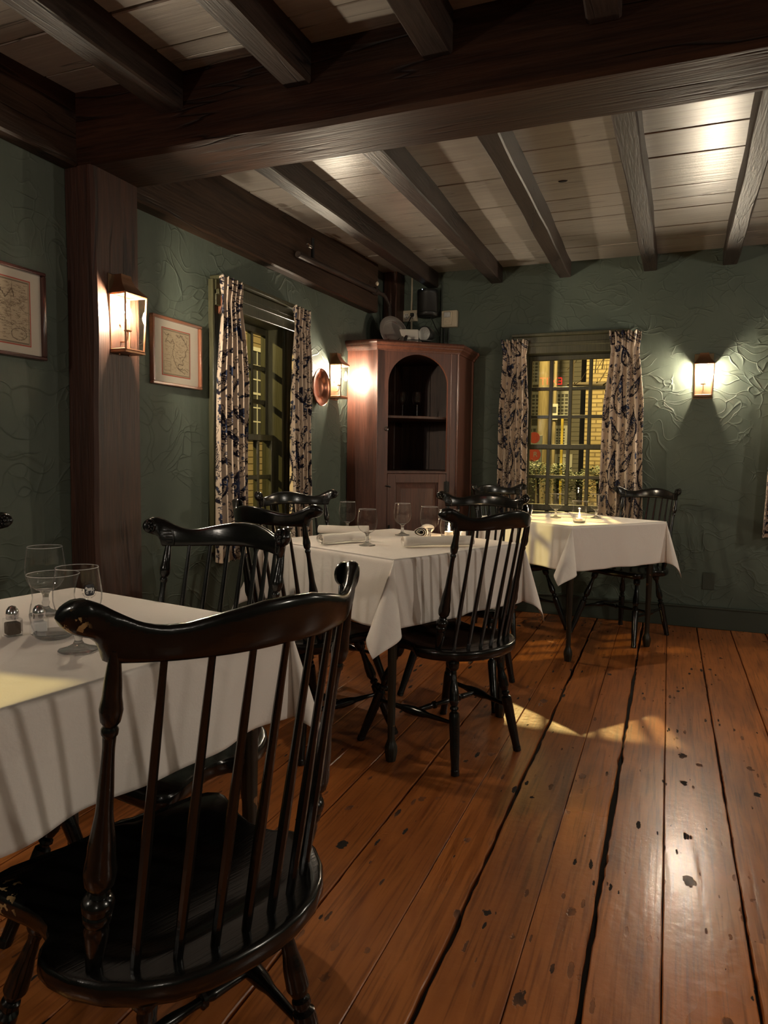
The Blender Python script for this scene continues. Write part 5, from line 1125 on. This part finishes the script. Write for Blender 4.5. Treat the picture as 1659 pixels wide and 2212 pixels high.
# hedge of small leaves on dark stems
lf = MB(); r_ = random.Random(3)
for k in range(11000):
    x = r_.uniform(-1.9, .5); y = r_.uniform(7.2, 7.7); top = 1.07+.035*math.sin(x*9)+.03*math.sin(x*23); z = top-abs(r_.gauss(0, .16)); 
    if z < .5: continue
    a = r_.uniform(0, 6.3); s = r_.uniform(.014, .026); tl = r_.uniform(-.6, .9); c, s_ = math.cos(a)*s, math.sin(a)*s
    lf.add([(x-c, y-s_, z), (x+s_*.5, y-c*.5, z+tl*s*.5), (x+c, y+s_, z+tl*s), (x-s_*.5, y+c*.5, z+tl*s*.5)], [(0, 1, 2, 3)])
hd = empty('clipped_hedge', (0, 0, 0), 0, 'clipped green hedge on thin dark stems just outside the back window', 'hedge')
o = lf.build('foliage', simple('hedge_leaf', (.045, .085, .018), .6), hd); o['kind'] = 'stuff'
sm = MB()
for k in range(12): x = -1.85+k*.2; sm.tube([(x, 7.45, -.3), (x+.02, 7.45, .3), (x-.01, 7.45, .95)], .016, 6)
sm.build('stems', simple('bark', (.04, .03, .02), .8), hd)
tr = empty('bare_tree', (0, 0, 0), 0, 'bare dark tree with limbs crossing in front of the brick building outside', 'tree')
tm = MB(); tm.tube([(.25, 11.2, -.3), (.1, 11.2, 1.2), (-.05, 11.2, 2.0), (-.5, 11.3, 2.25), (-1.1, 11.3, 2.28), (-1.5, 11.3, 2.3)], [.16, .14, .10, .06, .045, .02], 10)
tm.tube([(-.05, 11.2, 2.0), (-.25, 11.2, 2.6), (-.5, 11.2, 3.2), (-.7, 11.2, 3.9)], [.09, .06, .045, .02], 8).tube([(-.25, 11.2, 2.6), (-.55, 11.15, 2.8), (-.8, 11.1, 3.2), (-1.3, 11.1, 3.5)], [.05, .035, .025, .01], 8).tube([(0, 11.2, 2.2), (.2, 11.2, 3), (.1, 11.2, 4)], [.08, .06, .03], 8)
tm.build('trunk', bpy.data.materials['bark'], tr, smooth=60)
tw = MB(); r_ = random.Random(9)
for k in range(70):
    x, z = r_.uniform(-1.9, .2), r_.uniform(2.2, 3.6); a = r_.uniform(.3, 2.8); L_ = r_.uniform(.25, .6); tw.tube([(x, 11.2, z), (x+L_*.5*math.cos(a), 11.2, z+L_*.5*math.sin(a)+.03), (x+L_*math.cos(a+.3), 11.15, z+L_*math.sin(a+.3))], [.010, .007, .002], 4)
o = tw.build('twigs', bpy.data.materials['bark'], tr); o['kind'] = 'stuff'
